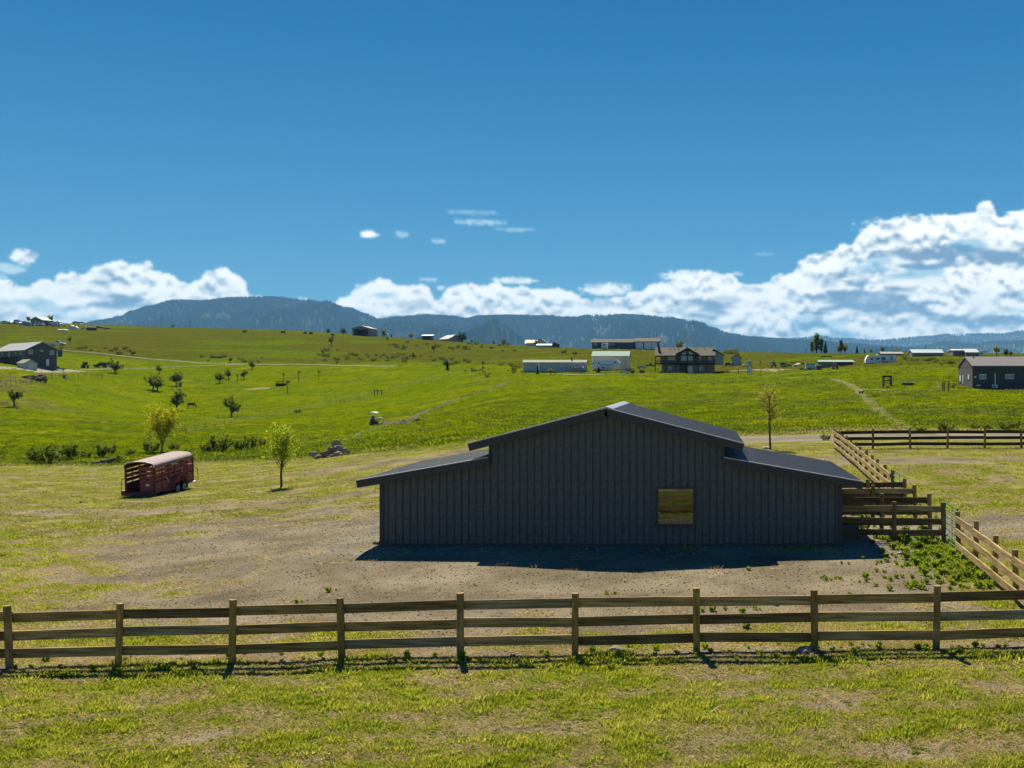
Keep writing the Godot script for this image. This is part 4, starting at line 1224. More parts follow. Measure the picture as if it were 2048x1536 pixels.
	for q: Array in [[57, 641, 13, fresh, 1.0, "pale tree beside the hilltop junkyard roof"], [70, 641, 11, fresh, 1.0, "pale tree close to the hilltop junkyard roof"], [101, 642, 17, fresh, 1.0, "largest pale tree at the hilltop junkyard"], [656, 668, 12, roundt, 0.8, "small dark pine-like tree on the bare skyline"], [687, 669, 14, roundt, 1.1, "rounded dark tree beside the hilltop metal barn"], [768, 670, 18, fresh, 0.8, "pale tall tree behind the hilltop white trailer"], [663, 692, 20, yell, 0.8, "yellow-topped dark shrub tree on the open hill"], [645, 712, 15, yell, 0.7, "small yellow tree below the hilltop barn"], [774, 684, 12, yell, 0.7, "small yellow tree below the white trailer"], [822, 677, 12, fresh, 1.4, "wide pale tree beside the farm sheds"], [924, 681, 22, roundt, 1.2, "big dark round tree beside the pale farm shed"], [944, 683, 8, fresh, 1.3, "low pale tree past the big round tree"], [868, 706, 18, yell, 0.9, "yellow-green tree in the hillside brush"], [826, 717, 15, fresh, 0.7, "dark-footed shrub tree in the hillside brush"], [1007, 692, 17, fresh, 0.9, "greyish tree on the skyline brush"], [987, 686, 9, fresh, 0.8, "small tree on the skyline brush"], [1073, 690, 14, roundt, 0.9, "dark tree in front of the peach-roofed house"], [1360, 706, 23, yell, 0.9, "yellowish tree behind the lodge roof"], [1424, 704, 14, fresh, 0.9, "small tree behind the lodge gable"], [1101, 750, 12, yell, 1.2, "yellow-green shrub tree before the mobile home"], [1765, 707, 18, fresh, 0.7, "small leafy tree behind the travel trailer"], [1793, 706, 8, fresh, 2.0, "low pale tree before the far grey roof"], [1742, 706, 9, fresh, 1.2, "low bushy tree near the travel trailer"], [1850, 710, 14, fresh, 1.0, "pale tree before the blue-roofed shed"], [1875, 711, 9, fresh, 1.2, "low pale tree near the end of the blue-roofed shed"], [1993, 713, 20, yell, 0.9, "round yellow-green tree beyond the brown house"], [2012, 713, 17, roundt, 0.8, "dark upright tree beyond the brown house"], [2022, 714, 12, yell, 1.3, "low yellowish tree beyond the brown house"], [1690, 705, 22, fresh, 0.9, "loose pale tree beside the poplars"], [1678, 706, 18, fresh, 0.8, "smaller pale tree beside the poplars"], [1265, 747, 10, fresh, 1.6, "olive shrub among the parked cars"], [1520, 748, 26, orch[3], 0.4, "thin dark sapling in the lodge yard"]]:
		g = G(q[0], q[1])
		s = -g.z / F
		plant("tree", q[3], g, q[2] * s, k * 1.1, q[5], "tree", "trees by the distant farms", ["trunk", "crown"], q[4])
		k += 1
	for q: Array in [[1633, 705, 37, pop, 1.3, "tallest yellow-green poplar on the skyline", "poplar_tree"], [1643, 706, 28, pop, 1.2, "poplar leaning against the tallest one", "poplar_tree"], [1624, 706, 22, pop, 1.2, "shorter poplar at the open end of the clump", "poplar_tree"], [1651, 706, 27, fir[0], 1.0, "dark fir behind the poplar clump", "fir_tree"], [1682, 706, 26, pop, 1.0, "grey-green poplar standing apart from the clump", "poplar_tree"], [1714, 706, 17, fir[0], 1.1, "dark fir on the skyline past the poplars", "fir_tree"], [1729, 707, 12, fir[1], 1.1, "small dark fir near the travel trailer", "fir_tree"], [1075, 748, 22, fir[1], 0.9, "narrow dark spruce before the mobile home", "fir_tree"], [1197, 746, 13, fir[0], 2.2, "squat dark juniper before the fifth-wheel trailer", "fir_tree"], [783, 671, 8, fir[0], 1.0, "little fir behind the hilltop trailer", "fir_tree"], [895, 740, 20, fir[0], 1.0, "dark cone-shaped evergreen over a heap of rocks", "fir_tree"], [752, 670, 6, fir[1], 1.0, "little fir at the hilltop metal barn", "fir_tree"]]:
		g = G(q[0], q[1])
		s = -g.z / F
		plant(q[6], q[3], g, q[2] * s, k * 1.1, q[5], "tree", "", ["trunk", "crown"], q[4])
		k += 1
	# brush on the slopes: single shrubs one can tell apart
	rng.seed = 90
	var spots := []
	for q: Array in [[640, 722, 820, 708, 52, "in the brush just above the gravel lane"], [780, 690, 1040, 700, 36, "in the brush below the farm sheds"], [820, 712, 940, 730, 18, "near the cone-shaped evergreen"], [1000, 733, 1045, 742, 12, "at the end of the mobile home"], [20, 690, 260, 700, 14, "above the two-storey house"], [200, 700, 520, 722, 22, "along the upper side of the gravel lane"], [1440, 705, 1480, 708, 12, "on the rise behind the lodge"], [1790, 715, 1920, 728, 26, "between the travel trailer and the brown house"], [1560, 726, 1620, 735, 8, "behind the flat trailer and red shed"], [940, 738, 990, 752, 10, "at the top end of the wire fence"]]:
		for n in q[4]:
			var t := rng.randf()
			var yy := lerpf(q[1], q[3], t if q[4] < 30 else rng.randf())
			spots.append([lerpf(q[0], q[2], t if q[4] < 30 and q[4] > 12 else rng.randf()) + rng.randfn(0, 6.0), yy + rng.randfn(0, 3.0), rng.randf_range(3.0, 7.0), 2 if rng.randf() < 0.75 else 0, q[5]])
	for q: Array in [[700, 852, 4, 2, "low on the slope above the rock pile"], [595, 826, 9, 0, "beside the wire fence"], [1257, 693, 6, 2, "behind the teal-roofed shop"], [1127, 706, 7, 2, "on the open slope above the mobile home"], [1150, 709, 8, 2, "on the open slope above the mobile home"], [1030, 703, 5, 0, "below the peach-roofed house"], [345, 653, 5, 0, "on the bare hilltop near the utility pole"], [1652, 880, 13, 2, "at the driveway by the fence corner"], [1890, 862, 22, 2, "behind the dark driveway fence"], [1950, 858, 13, 2, "behind the dark driveway fence"], [1975, 858, 12, 2, "behind the dark driveway fence"], [2010, 860, 20, 2, "behind the dark driveway fence"], [2030, 858, 22, 2, "behind the dark driveway fence"], [1843, 864, 12, 2, "behind the dark driveway fence"]]: spots.append(q)
	for q: Array in spots:
		g = G(q[0], q[1])
		s = -g.z / F
		plant("shrub", bush[[0, 1, 2][q[3]]], g, q[2] * s, rng.randf() * 6.0, ("small olive shrub " if q[3] == 2 else "small dark green shrub ") + q[4], "shrub", "wild shrubs on the slopes", ["stems", "foliage"], rng.randf_range(0.9, 1.7))
# ---------------------------------------------------------------- things measured by their pixels, set on the ground they stand on
var S := 1.0
var X0 := 0.0
var Y0 := 0.0
var WIDE := 1.0   # a front turned by some angle off the picture plane spans fewer or more pixels to the metre

func stand(called: String, label: String, category: String, px: float, py: float, group := "", turn := 0.0) -> Node3D:
	var g := G(px, py)
	S = -g.z / F; X0 = px; Y0 = py
	WIDE = 1.0 / (cos(turn) + (CX - px) / F * sin(turn))
	return thing(called, label, category, g, turn, group)

func lx(px: float) -> float: return (px - X0) * S * WIDE
func ly(py: float) -> float: return (Y0 - py) * S

func block(o: Node, called: String, x0: float, y0: float, x1: float, y1: float, z0: float, z1: float, m: Material) -> MeshInstance3D:
	var mb := MB.new()
	mb.box(Vector3((lx(x0) + lx(x1)) / 2, (ly(y0) + ly(y1)) / 2, (z0 + z1) / 2), Vector3(absf(lx(x1) - lx(x0)), absf(ly(y1) - ly(y0)), absf(z1 - z0)))
	return piece(called, mb, m, o)

# an outline in pixels pushed from z0 back to z1
func outline(o: Node, called: String, pts: Array, z0: float, z1: float, m: Material) -> MeshInstance3D:
	var poly := PackedVector2Array()
	for k in range(0, pts.size(), 2): poly.append(Vector2(lx(pts[k]), ly(pts[k + 1])))
	var mb := MB.new()
	mb.prism(poly, z0, z1)
	return piece(called, mb, m, o)

const ALONG_X := Transform3D(Basis(Vector3(0, 0, -1), Vector3(0, 1, 0), Vector3(1, 0, 0)), Vector3.ZERO)

# a roof whose ridge runs along x: heights in pixels, depth in metres
func ridge_roof(o: Node, called: String, x0: float, x1: float, eave: float, ridge: float, z_front: float, deep: float, m: Material, over := 0.4, thick := 0.18, shed := false) -> MeshInstance3D:
	var e := ly(eave)
	var r := ly(ridge)
	var poly := PackedVector2Array()
	var half := deep if shed else deep / 2.0
	if shed: poly = PackedVector2Array([Vector2(-over, e), Vector2(deep + over, r), Vector2(deep + over, r - thick), Vector2(-over, e - thick)])
	else: poly = PackedVector2Array([Vector2(-over, e), Vector2(half, r), Vector2(deep + over, e), Vector2(deep + over, e - thick), Vector2(half, r - thick), Vector2(-over, e - thick)])
	var mb := MB.new()
	mb.prism(poly, lx(x0), lx(x1), Transform3D(ALONG_X.basis, Vector3(0, 0, z_front)))
	return piece(called, mb, m, o)

func gable_x(o: Node, called: String, x: float, eave: float, ridge: float, z_front: float, deep: float, m: Material) -> void:
	var mb := MB.new()
	mb.prism(PackedVector2Array([Vector2(0.05, ly(eave) - 0.2), Vector2(deep / 2, ly(ridge) - 0.2), Vector2(deep - 0.05, ly(eave) - 0.2)]), lx(x) - 0.05, lx(x) + 0.05, Transform3D(ALONG_X.basis, Vector3(0, 0, z_front)))
	piece(called, mb, m, o)

func window(o: Node, x0: float, y0: float, x1: float, y1: float, z: float, bars := 1, called := "window") -> void:
	var w := Node3D.new()
	w.name = called
	o.add_child(w, true)
	var a := Vector3(lx(x0), ly(y1), z)
	var b := Vector3(lx(x1), ly(y0), z)
	var t := 0.09
	var fr := MB.new()
	fr.box(Vector3((a.x + b.x) / 2, b.y - t / 2, z + 0.03), Vector3(b.x - a.x, t, 0.08))
	fr.box(Vector3((a.x + b.x) / 2, a.y + t / 2, z + 0.03), Vector3(b.x - a.x, t, 0.08))
	for k in bars + 2:
		var x := lerpf(a.x + t / 2, b.x - t / 2, k / (bars + 1.0))
		fr.box(Vector3(x, (a.y + b.y) / 2, z + 0.03), Vector3(t, b.y - a.y - t * 2, 0.078))
	piece("frame", fr, mat("white_trim", 0.7, 0.7, 0.66, 0.6), w)
	var gl := MB.new()
	gl.box(Vector3((a.x + b.x) / 2, (a.y + b.y) / 2, z + 0.012), Vector3(b.x - a.x - t, b.y - a.y - t, 0.02))
	piece("pane", gl, mat("house_glass", 0.10, 0.12, 0.13, 0.08, 0.3), w)

func door(o: Node, x0: float, y0: float, x1: float, y1: float, z: float, m: Material) -> void:
	var d := block(o, "door", x0, y0, x1, y1, z, z + 0.06, m)
	var h := MB.new()
	h.box(Vector3(lx(x1) - 0.12, (ly(y0) + ly(y1)) / 2, z + 0.09), Vector3(0.05, 0.12, 0.05))
	piece("handle", h, mat("galvanised", 0.35, 0.35, 0.35, 0.4, 0.8), d)

# ---------------------------------------------------------------- vehicles; length along x
func wheel_mesh(r: float, w: float) -> ArrayMesh:
	var mb := MB.new()
	mb.col = Color(0.02, 0.02, 0.02)
	mb.tube([Vector3(0, 0, -w / 2), Vector3(0, 0, -w * 0.35), Vector3(0, 0, w * 0.35), Vector3(0, 0, w / 2)], [r * 0.93, r, r, r * 0.93], 16)
	mb.col = Color(0.35, 0.35, 0.34)
	mb.tube([Vector3(0, 0, -w * 0.53), Vector3(0, 0, w * 0.53)], [r * 0.55, r * 0.55], 12)
	mb.col = Color(0.1, 0.1, 0.1)
	mb.tube([Vector3(0, 0, -w * 0.56), Vector3(0, 0, w * 0.56)], [r * 0.2, r * 0.2], 8)
	var m := mat("tyre", 1, 1, 1, 0.8)
	m.vertex_color_use_as_albedo = true
	return mb.done(m)

func vehicle(o: Node3D, kind: String, paint: Material, scale := 1.0) -> void:
	var body := {
		"pickup": [-2.7, 0.45, -2.7, 0.95, -0.35, 1.0, -0.3, 1.02, 1.35, 1.02, 2.55, 0.92, 2.7, 0.8, 2.7, 0.45],
		"car": [-2.25, 0.38, -2.25, 0.85, -1.3, 0.92, 1.0, 0.92, 2.1, 0.8, 2.25, 0.65, 2.25, 0.38],
		"suv": [-2.3, 0.45, -2.3, 1.05, -2.2, 1.1, 1.0, 1.08, 2.2, 0.95, 2.3, 0.8, 2.3, 0.45]}
	var cab := {
		"pickup": [-0.5, 1.0, -0.35, 1.68, 0.75, 1.7, 1.35, 1.0],
		"car": [-1.5, 0.9, -0.95, 1.38, 0.35, 1.4, 1.1, 0.9],
		"suv": [-2.25, 1.05, -2.05, 1.72, 0.35, 1.74, 1.05, 1.05]}
	var wx := {"pickup": [-1.65, 1.75], "car": [-1.4, 1.4], "suv": [-1.4, 1.45]}
	var half := 0.92 * scale
	var poly := PackedVector2Array()
	var b: Array = body[kind]
	for k in range(0, b.size(), 2): poly.append(Vector2(b[k], b[k + 1]) * scale)
	var mb := MB.new()
	mb.prism(poly, -half, half)
	piece("body", mb, paint, o)
	var c: Array = cab[kind]
	var p := []
	for k in range(0, c.size(), 2): p.append(Vector2(c[k], c[k + 1]) * scale)
	var cm := MB.new()
	# the cab leans inwards towards its roof
	var low := half * 0.94
	var top := half * 0.76
	cm.hexa([Vector3(p[0].x, p[0].y, low), Vector3(p[3].x, p[3].y, low), Vector3(p[3].x, p[3].y, -low), Vector3(p[0].x, p[0].y, -low), Vector3(p[1].x, p[1].y, top), Vector3(p[2].x, p[2].y, top), Vector3(p[2].x, p[2].y, -top), Vector3(p[1].x, p[1].y, -top)])
	var cabn := piece("cab", cm, paint, o)
	var gm := mat("car_glass", 0.02, 0.024, 0.028, 0.08)
	for sd: float in [-1.0, 1.0]:
		var w := MB.new()
		var q := []
		for e: Array in [[0.12, 0.15], [0.86, 0.15], [0.78, 0.85], [0.2, 0.85]]:
			var lo: Vector2 = p[0].lerp(p[3], e[0])
			var hi: Vector2 = p[1].lerp(p[2], e[0])
			var v: Vector2 = lo.lerp(hi, e[1])
			q.append(Vector3(v.x, v.y, sd * lerpf(low, top, e[1])))
		var n := Vector3(0, 0, sd * 0.015)
		w.hexa([q[0] - n, q[1] - n, q[2] - n, q[3] - n, q[0] + n, q[1] + n, q[2] + n, q[3] + n])
		piece("side_window", w, gm, cabn)
	for e: Array in [[p[3], p[2]], [p[0], p[1]]]:
		var w := MB.new()
		var q := []
		for f: Array in [[0.15, -0.88], [0.15, 0.88], [0.88, 0.88], [0.88, -0.88]]:
			var v: Vector2 = (e[0] as Vector2).lerp(e[1], f[0])
			q.append(Vector3(v.x, v.y, f[1] * lerpf(low, top, f[0])))
		var out := Vector3(0.015 if e[0] == p[3] else -0.015, 0.006, 0)
		w.hexa([q[0] - out, q[1] - out, q[2] - out, q[3] - out, q[0] + out, q[1] + out, q[2] + out, q[3] + out])
		piece("windscreen", w, gm, cabn)
	var wm := wheel_mesh(0.37 * scale, 0.24 * scale)
	for x: float in wx[kind]:
		for sd: float in [-1.0, 1.0]:
			part("wheel", wm, o, Vector3(x * scale, 0.36 * scale, sd * half * 0.92))
	var bm := MB.new()
	bm.box(Vector3(b[-2] * scale + 0.05, 0.5 * scale, 0), Vector3(0.12, 0.18, half * 1.96))
	bm.box(Vector3(b[0] * scale - 0.05, 0.5 * scale, 0), Vector3(0.12, 0.18, half * 1.96))
	piece("bumpers", bm, mat("bumper_chrome", 0.4, 0.4, 0.4, 0.35, 0.7), o)

func park(kind: String, label: String, px: float, py: float, long_px: float, turn: float, paint: Material, called := "parked_car", category := "car", group := "") -> void:
	var o := stand(called, label, category, px, py, group, turn)
	vehicle(o, kind, paint, clampf(long_px * S / (5.4 if kind == "pickup" else 4.5), 0.6, 1.5))

# a living body: bones with radii joined in one smooth surface
func flesh(bones: Array, cell: float, blend: float, m: Material) -> ArrayMesh:
	var lo := Vector3.ONE * 1e6
	var hi := -lo
	for b: Array in bones:
		for k in 2:
			lo = lo.min((b[k] as Vector3) - Vector3.ONE * (b[2 + k] + blend)); hi = hi.max((b[k] as Vector3) + Vector3.ONE * (b[2 + k] + blend))
	var n := Vector3i(((hi - lo) / cell).ceil()) + Vector3i.ONE * 2
	var f := PackedFloat32Array()
	f.resize(n.x * n.y * n.z)
	for z in n.z:
		for y in n.y:
			for x in n.x:
				var p := lo + Vector3(x, y, z) * cell
				var s := 0.0
				for b: Array in bones:
					var a: Vector3 = b[0]
					var d: Vector3 = b[1] - a
					var t := clampf((p - a).dot(d) / maxf(d.length_squared(), 1e-6), 0, 1)
					s += exp(-((p - a - d * t).length() - lerpf(b[2], b[3], t)) / blend)
				f[(z * n.y + y) * n.x + x] = -log(maxf(s, 1e-12)) * blend
	var at := func(i: int, j: int, k: int) -> int: return (k * n.y + j) * n.x + i
	var vert := {}
	var pts := []
	for z in n.z - 1:
		for y in n.y - 1:
			for x in n.x - 1:
				var sum := Vector3.ZERO
				var cnt := 0
				for e: Array in [[0, 0, 0, 1, 0, 0], [0, 1, 0, 1, 1, 0], [0, 0, 1, 1, 0, 1], [0, 1, 1, 1, 1, 1], [0, 0, 0, 0, 1, 0], [1, 0, 0, 1, 1, 0], [0, 0, 1, 0, 1, 1], [1, 0, 1, 1, 1, 1], [0, 0, 0, 0, 0, 1], [1, 0, 0, 1, 0, 1], [0, 1, 0, 0, 1, 1], [1, 1, 0, 1, 1, 1]]:
					var va: float = f[at.call(x + e[0], y + e[1], z + e[2])]
					var vb: float = f[at.call(x + e[3], y + e[4], z + e[5])]
					if (va < 0.0) != (vb < 0.0):
						sum += Vector3(x + e[0], y + e[1], z + e[2]).lerp(Vector3(x + e[3], y + e[4], z + e[5]), va / (va - vb)); cnt += 1
				if cnt:
					vert[at.call(x, y, z)] = pts.size()
					pts.append(lo + sum / cnt * cell)
	var st := SurfaceTool.new()
	st.begin(Mesh.PRIMITIVE_TRIANGLES)
	st.set_smooth_group(0)
	var put := func(q: Array, flip: bool) -> void:
		var o := [0, 1, 2, 0, 2, 3]
		if flip: o = [0, 2, 1, 0, 3, 2]
		for k: int in o: st.add_vertex(pts[vert[q[k]]])
	for z in range(1, n.z - 1):
		for y in range(1, n.y - 1):
			for x in range(1, n.x - 1):
				var v0 := f[at.call(x, y, z)] < 0.0
				if v0 != (f[at.call(x + 1, y, z)] < 0.0): put.call([at.call(x, y - 1, z - 1), at.call(x, y, z - 1), at.call(x, y, z), at.call(x, y - 1, z)], v0)
				if v0 != (f[at.call(x, y + 1, z)] < 0.0): put.call([at.call(x - 1, y, z - 1), at.call(x - 1, y, z), at.call(x, y, z), at.call(x, y, z - 1)], v0)
				if v0 != (f[at.call(x, y, z + 1)] < 0.0): put.call([at.call(x - 1, y - 1, z), at.call(x, y - 1, z), at.call(x, y, z), at.call(x - 1, y, z)], v0)
	st.generate_normals()
	var me := st.commit()
	me.surface_set_material(0, m)
	return me

func horse() -> void:
	var o := stand("horse", "bay horse grazing with its head down in the green pasture", "horse", 383, 817)
	var V := func(x: float, y: float, z: float) -> Vector3: return Vector3(x, y, z)
	var k := 1.12
	var b := []
	for e: Array in [[-0.62, 1.18, 0, 0.1, 1.12, 0, 0.29, 0.31], [0.1, 1.12, 0, 0.55, 1.14, 0, 0.31, 0.27], [-0.62, 1.2, 0, -0.78, 1.12, 0, 0.27, 0.2],
		[0.6, 1.2, 0, 0.98, 0.92, 0, 0.2, 0.13], [0.98, 0.92, 0, 1.16, 0.5, 0, 0.13, 0.1], [1.14, 0.5, 0, 1.24, 0.14, 0, 0.12, 0.065],
		[1.12, 0.58, 0.07, 1.06, 0.68, 0.09, 0.035, 0.015], [1.12, 0.58, -0.07, 1.06, 0.68, -0.09, 0.035, 0.015],
		[-0.9, 1.15, 0, -1.0, 0.62, 0, 0.045, 0.06],
		[0.5, 1.0, 0.15, 0.52, 0.62, 0.15, 0.13, 0.075], [0.52, 0.62, 0.15, 0.5, 0.1, 0.15, 0.062, 0.045], [0.5, 0.1, 0.15, 0.55, 0.0, 0.15, 0.05, 0.06],
		[0.45, 1.0, -0.15, 0.38, 0.62, -0.15, 0.13, 0.075], [0.38, 0.62, -0.15, 0.3, 0.1, -0.15, 0.062, 0.045], [0.3, 0.1, -0.15, 0.35, 0.0, -0.15, 0.05, 0.06],
		[-0.6, 1.05, 0.17, -0.5, 0.72, 0.17, 0.19, 0.11], [-0.5, 0.72, 0.17, -0.72, 0.5, 0.16, 0.085, 0.06], [-0.72, 0.5, 0.16, -0.68, 0.08, 0.16, 0.055, 0.045], [-0.68, 0.08, 0.16, -0.63, 0.0, 0.16, 0.05, 0.06],
		[-0.62, 1.05, -0.17, -0.6, 0.72, -0.17, 0.19, 0.11], [-0.6, 0.72, -0.17, -0.84, 0.5, -0.16, 0.085, 0.06], [-0.84, 0.5, -0.16, -0.86, 0.08, -0.16, 0.055, 0.045], [-0.86, 0.08, -0.16, -0.81, 0.0, -0.16, 0.05, 0.06]]:
		b.append([V.call(e[0], e[1], e[2]) * k, V.call(e[3], e[4], e[5]) * k, e[6] * k, e[7] * k])
	part("body", flesh(b, 0.055, 0.035, mat("horse_coat", 0.12, 0.042, 0.02, 0.9)), o)
	var mane := MB.new()
	for q in 9:
		var t := q / 8.0
		var p := Vector3(0.62, 1.38, 0).lerp(Vector3(1.12, 0.62, 0), t) * k + Vector3(0.04, 0.02, 0)
		mane.hexa([p + Vector3(-0.05, 0, 0.02), p + Vector3(0.05, -0.05, 0.02), p + Vector3(0.05, -0.05, -0.02), p + Vector3(-0.05, 0, -0.02), p + Vector3(0.02, -0.02, 0.13), p + Vector3(0.09, -0.09, 0.13), p + Vector3(0.1, -0.05, 0.02), p + Vector3(0.02, 0.04, 0.02)])
	piece("mane", mane, mat("horse_mane", 0.015, 0.012, 0.01, 0.7), o)

# ---------------------------------------------------------------- the livestock trailer
func stock_trailer() -> void:
	var o := thing("livestock_trailer", "faded maroon livestock trailer with slatted sides and an arched roof", "trailer", onground(-33.15, -70.0))
	o.rotation = Vector3(deg_to_rad(3.6), deg_to_rad(-2.0), 0)
	o.position.y -= 0.24
	var red := grainy(mat("maroon_paint", 0.34, 0.052, 0.05, 0.65), 0.8, t_mottle)
	var dk := mat("maroon_dark", 0.13, 0.03, 0.03, 0.65)
	var roofm := grainy(mat("faded_roof", 0.42, 0.34, 0.33, 0.9), 0.35, t_mottle)
	var pale := mat("worn_edge", 0.55, 0.5, 0.48, 0.5)
	var w := 0.87
	var l := 4.9
	var y0 := 0.5
	var ye := 2.0
	# z runs from 0 at the rear to -l at the nose
	var fl := MB.new()
	fl.box(Vector3(0, y0 - 0.05, -l / 2), Vector3(w * 2, 0.1, l))
	piece("floor", fl, dk, o)
	for sd: float in [-1.0, 1.0]:
		var x := sd * w
		var lowp := MB.new()
		lowp.box(Vector3(x, y0 + 0.27, -l / 2), Vector3(0.03, 0.54, l - 0.06))
		piece("lower_panel", lowp, red, o)
		for k in 4:
			var sl := MB.new()
			var y := y0 + 0.54 + 0.075 + k * 0.258 + 0.1
			sl.box(Vector3(x, y, -l / 2), Vector3(0.025, 0.2, l - 0.08))
			piece("side_slat", sl, red, o)
		for k in 7:
			var po := MB.new()
			var z := -0.03 - k * (l - 0.06) / 6.0
			po.box(Vector3(x + sd * 0.035, (y0 + ye) / 2, z), Vector3(0.04, ye - y0, 0.06))
			piece("side_post", po, dk, o)
		var rail := MB.new()
		rail.box(Vector3(x + sd * 0.02, ye, -l / 2), Vector3(0.06, 0.05, l + 0.04))
		rail.box(Vector3(x + sd * 0.03, y0 - 0.02, -l / 2), Vector3(0.07, 0.12, l))
		piece("side_rail", rail, red, o)
		# fender over two wheels
		var fe := MB.new()
		var zc := -2.75
		var outl := []
		for q in 13:
			var a := PI * q / 12.0
			outl.append(Vector2(cos(a) * 0.88, maxf(sin(a) * 0.62, 0.0) + 0.5 - (0.16 if q == 0 or q == 12 else 0.0)))
		for q in 12:
			var a: Vector2 = outl[q]
			var b: Vector2 = outl[q + 1]
			var xi := sd * (w + 0.03)
			var xo2 := sd * (w + 0.28)
			fe.hexa([Vector3(xi, a.y, zc + a.x), Vector3(xo2, a.y, zc + a.x), Vector3(xo2, b.y, zc + b.x), Vector3(xi, b.y, zc + b.x), Vector3(xi, a.y + 0.03, zc + a.x), Vector3(xo2, a.y + 0.03, zc + a.x), Vector3(xo2, b.y + 0.03, zc + b.x), Vector3(xi, b.y + 0.03, zc + b.x)])
		piece("fender", fe, grainy(mat("fender_red", 0.30, 0.09, 0.075, 0.5), 1.5, t_mottle), o)
		for z: float in [zc + 0.42, zc - 0.42]:
			var wn := part("wheel", wheel_mesh(0.36, 0.21), o, Vector3(sd * (w + 0.15), 0.36 - 0.02 + (0.0), z), Basis(Vector3.UP, PI / 2))
		for z: float in [-1.2, -4.35]:
			var stp := MB.new()
			stp.box(Vector3(sd * (w + 0.12), y0 - 0.06, z), Vector3(0.2, 0.05, 1.0))
			piece("running_board", stp, pale if z < -3.0 else red, o)
		# bent tie rails fore and aft
		for z: float in [0.06, -l - 0.06]:
			if z < -1.0 and sd < 0: continue
			if z > 0.0 and sd > 0: continue
			var tr := MB.new()
			var dz := signf(z + 1.0) * 0.0
			tr.tube([Vector3(sd * (w + 0.02), 1.35, z), Vector3(sd * (w + 0.2), 1.28, z), Vector3(sd * (w + 0.27), 1.1, z), Vector3(sd * (w + 0.27), y0, z)], [0.018, 0.018, 0.018, 0.018], 6)
			piece("grab_rail", tr, dk, o)
	for q: Array in [[0.9, -1.25], [1.3, -3.0]]:
		var ha := MB.new()
		ha.tube([Vector3(w + 0.05, q[0] + 0.28, q[1]), Vector3(w + 0.08, q[0] + 0.2, q[1] - 0.16), Vector3(w + 0.08, q[0] - 0.05, q[1] - 0.28)], [0.02, 0.02, 0.02], 6)
		piece("door_handle", ha, pale, o)
	# arched roof, open below at the rear
	var ro := MB.new()
	var arc := []
	for q in 15:
		var a := PI * q / 14.0
		arc.append(Vector2(-cos(a) * (w + 0.05) * (1.0 if absf(cos(a)) > 0.97 else 1.0), ye - 0.03 + pow(sin(a), 0.62) * 0.36))
	for q in 14:
		var a: Vector2 = arc[q]
		var b: Vector2 = arc[q + 1]
		var dn := Vector3(0, -0.02, 0)
		ro.hexa([Vector3(a.x, a.y, 0.12) + dn, Vector3(b.x, b.y, 0.12) + dn, Vector3(b.x, b.y, -l - 0.05) + dn, Vector3(a.x, a.y, -l - 0.05) + dn, Vector3(a.x, a.y, 0.12), Vector3(b.x, b.y, 0.12), Vector3(b.x, b.y, -l - 0.05), Vector3(a.x, a.y, -l - 0.05)])
	piece("roof", ro, roofm, o)
	var rim := MB.new()
	var pts := []
	var rr := []
	for a: Vector2 in arc:
		pts.append(Vector3(a.x, a.y - 0.01, 0.13)); rr.append(0.022)
	rim.tube(pts, rr, 6)
	piece("roof_rim", rim, pale, o)
	# nose wall
	var no := MB.new()
	no.box(Vector3(0, y0 + 0.5, -l), Vector3(w * 2, 1.0, 0.03))
	for k in 3: no.box(Vector3(0, y0 + 1.16 + k * 0.24, -l), Vector3(w * 2, 0.16, 0.025))
	var ncap := PackedVector2Array()
	for a: Vector2 in arc: ncap.append(a)
	no.prism(ncap, -l + 0.01, -l - 0.02)
	piece("nose_wall", no, red, o)
	# rear frame, the closed half of the gate and the open half
	var rf := MB.new()
	for x: float in [-w, w]: rf.box(Vector3(x, (y0 + ye) / 2, 0.03), Vector3(0.09, ye - y0 + 0.06, 0.09))
	rf.box(Vector3(0, y0 - 0.12, 0.07), Vector3(w * 2 + 0.2, 0.2, 0.14))
	rf.box(Vector3(-w - 0.14, y0 - 0.06, 0.07), Vector3(0.24, 0.3, 0.14))
	piece("rear_frame", rf, dk, o)
	var ga := MB.new()
	ga.box(Vector3(w * 0.5, y0 + 0.4, 0.09), Vector3(w * 0.96, 0.72, 0.03))
	for k in 3: ga.box(Vector3(w * 0.5, y0 + 0.88 + k * 0.24, 0.09), Vector3(w * 0.96, 0.18, 0.03))
	for x: float in [0.04, w - 0.06]: ga.box(Vector3(x, y0 + 0.76, 0.11), Vector3(0.06, 1.4, 0.04))
	ga.box(Vector3(w * 0.5, y0 + 1.48, 0.11), Vector3(w * 0.96, 0.06, 0.04))
	var gate := piece("rear_gate", ga, red, o)
	var sg := MB.new()
	sg.box(Vector3(w * 0.56, y0 + 0.42, 0.112), Vector3(0.2, 0.12, 0.01))
	piece("plate", sg, mat("white_trim", 0.7, 0.7, 0.66, 0.6), gate)
	var rb := MB.new()
	rb.box(Vector3(-w * 0.5, ye - 0.42, 0.05), Vector3(w * 1.0, 0.07, 0.05))
	piece("rear_bar", rb, mat("rust_red", 0.2, 0.05, 0.03, 0.7), o)
	var to := MB.new()
	to.bar(Vector3(-w * 0.8, y0 - 0.06, -l), Vector3(0, y0 - 0.06, -l - 1.2), 0.08, 0.1)
	to.bar(Vector3(w * 0.8, y0 - 0.06, -l), Vector3(0, y0 - 0.06, -l - 1.2), 0.08, 0.1)
	to.tube([Vector3(0, y0 + 0.3, -l - 1.0), Vector3(0, -0.62, -l - 1.0)], [0.04, 0.04], 8)
	piece("tongue", to, dk, o)
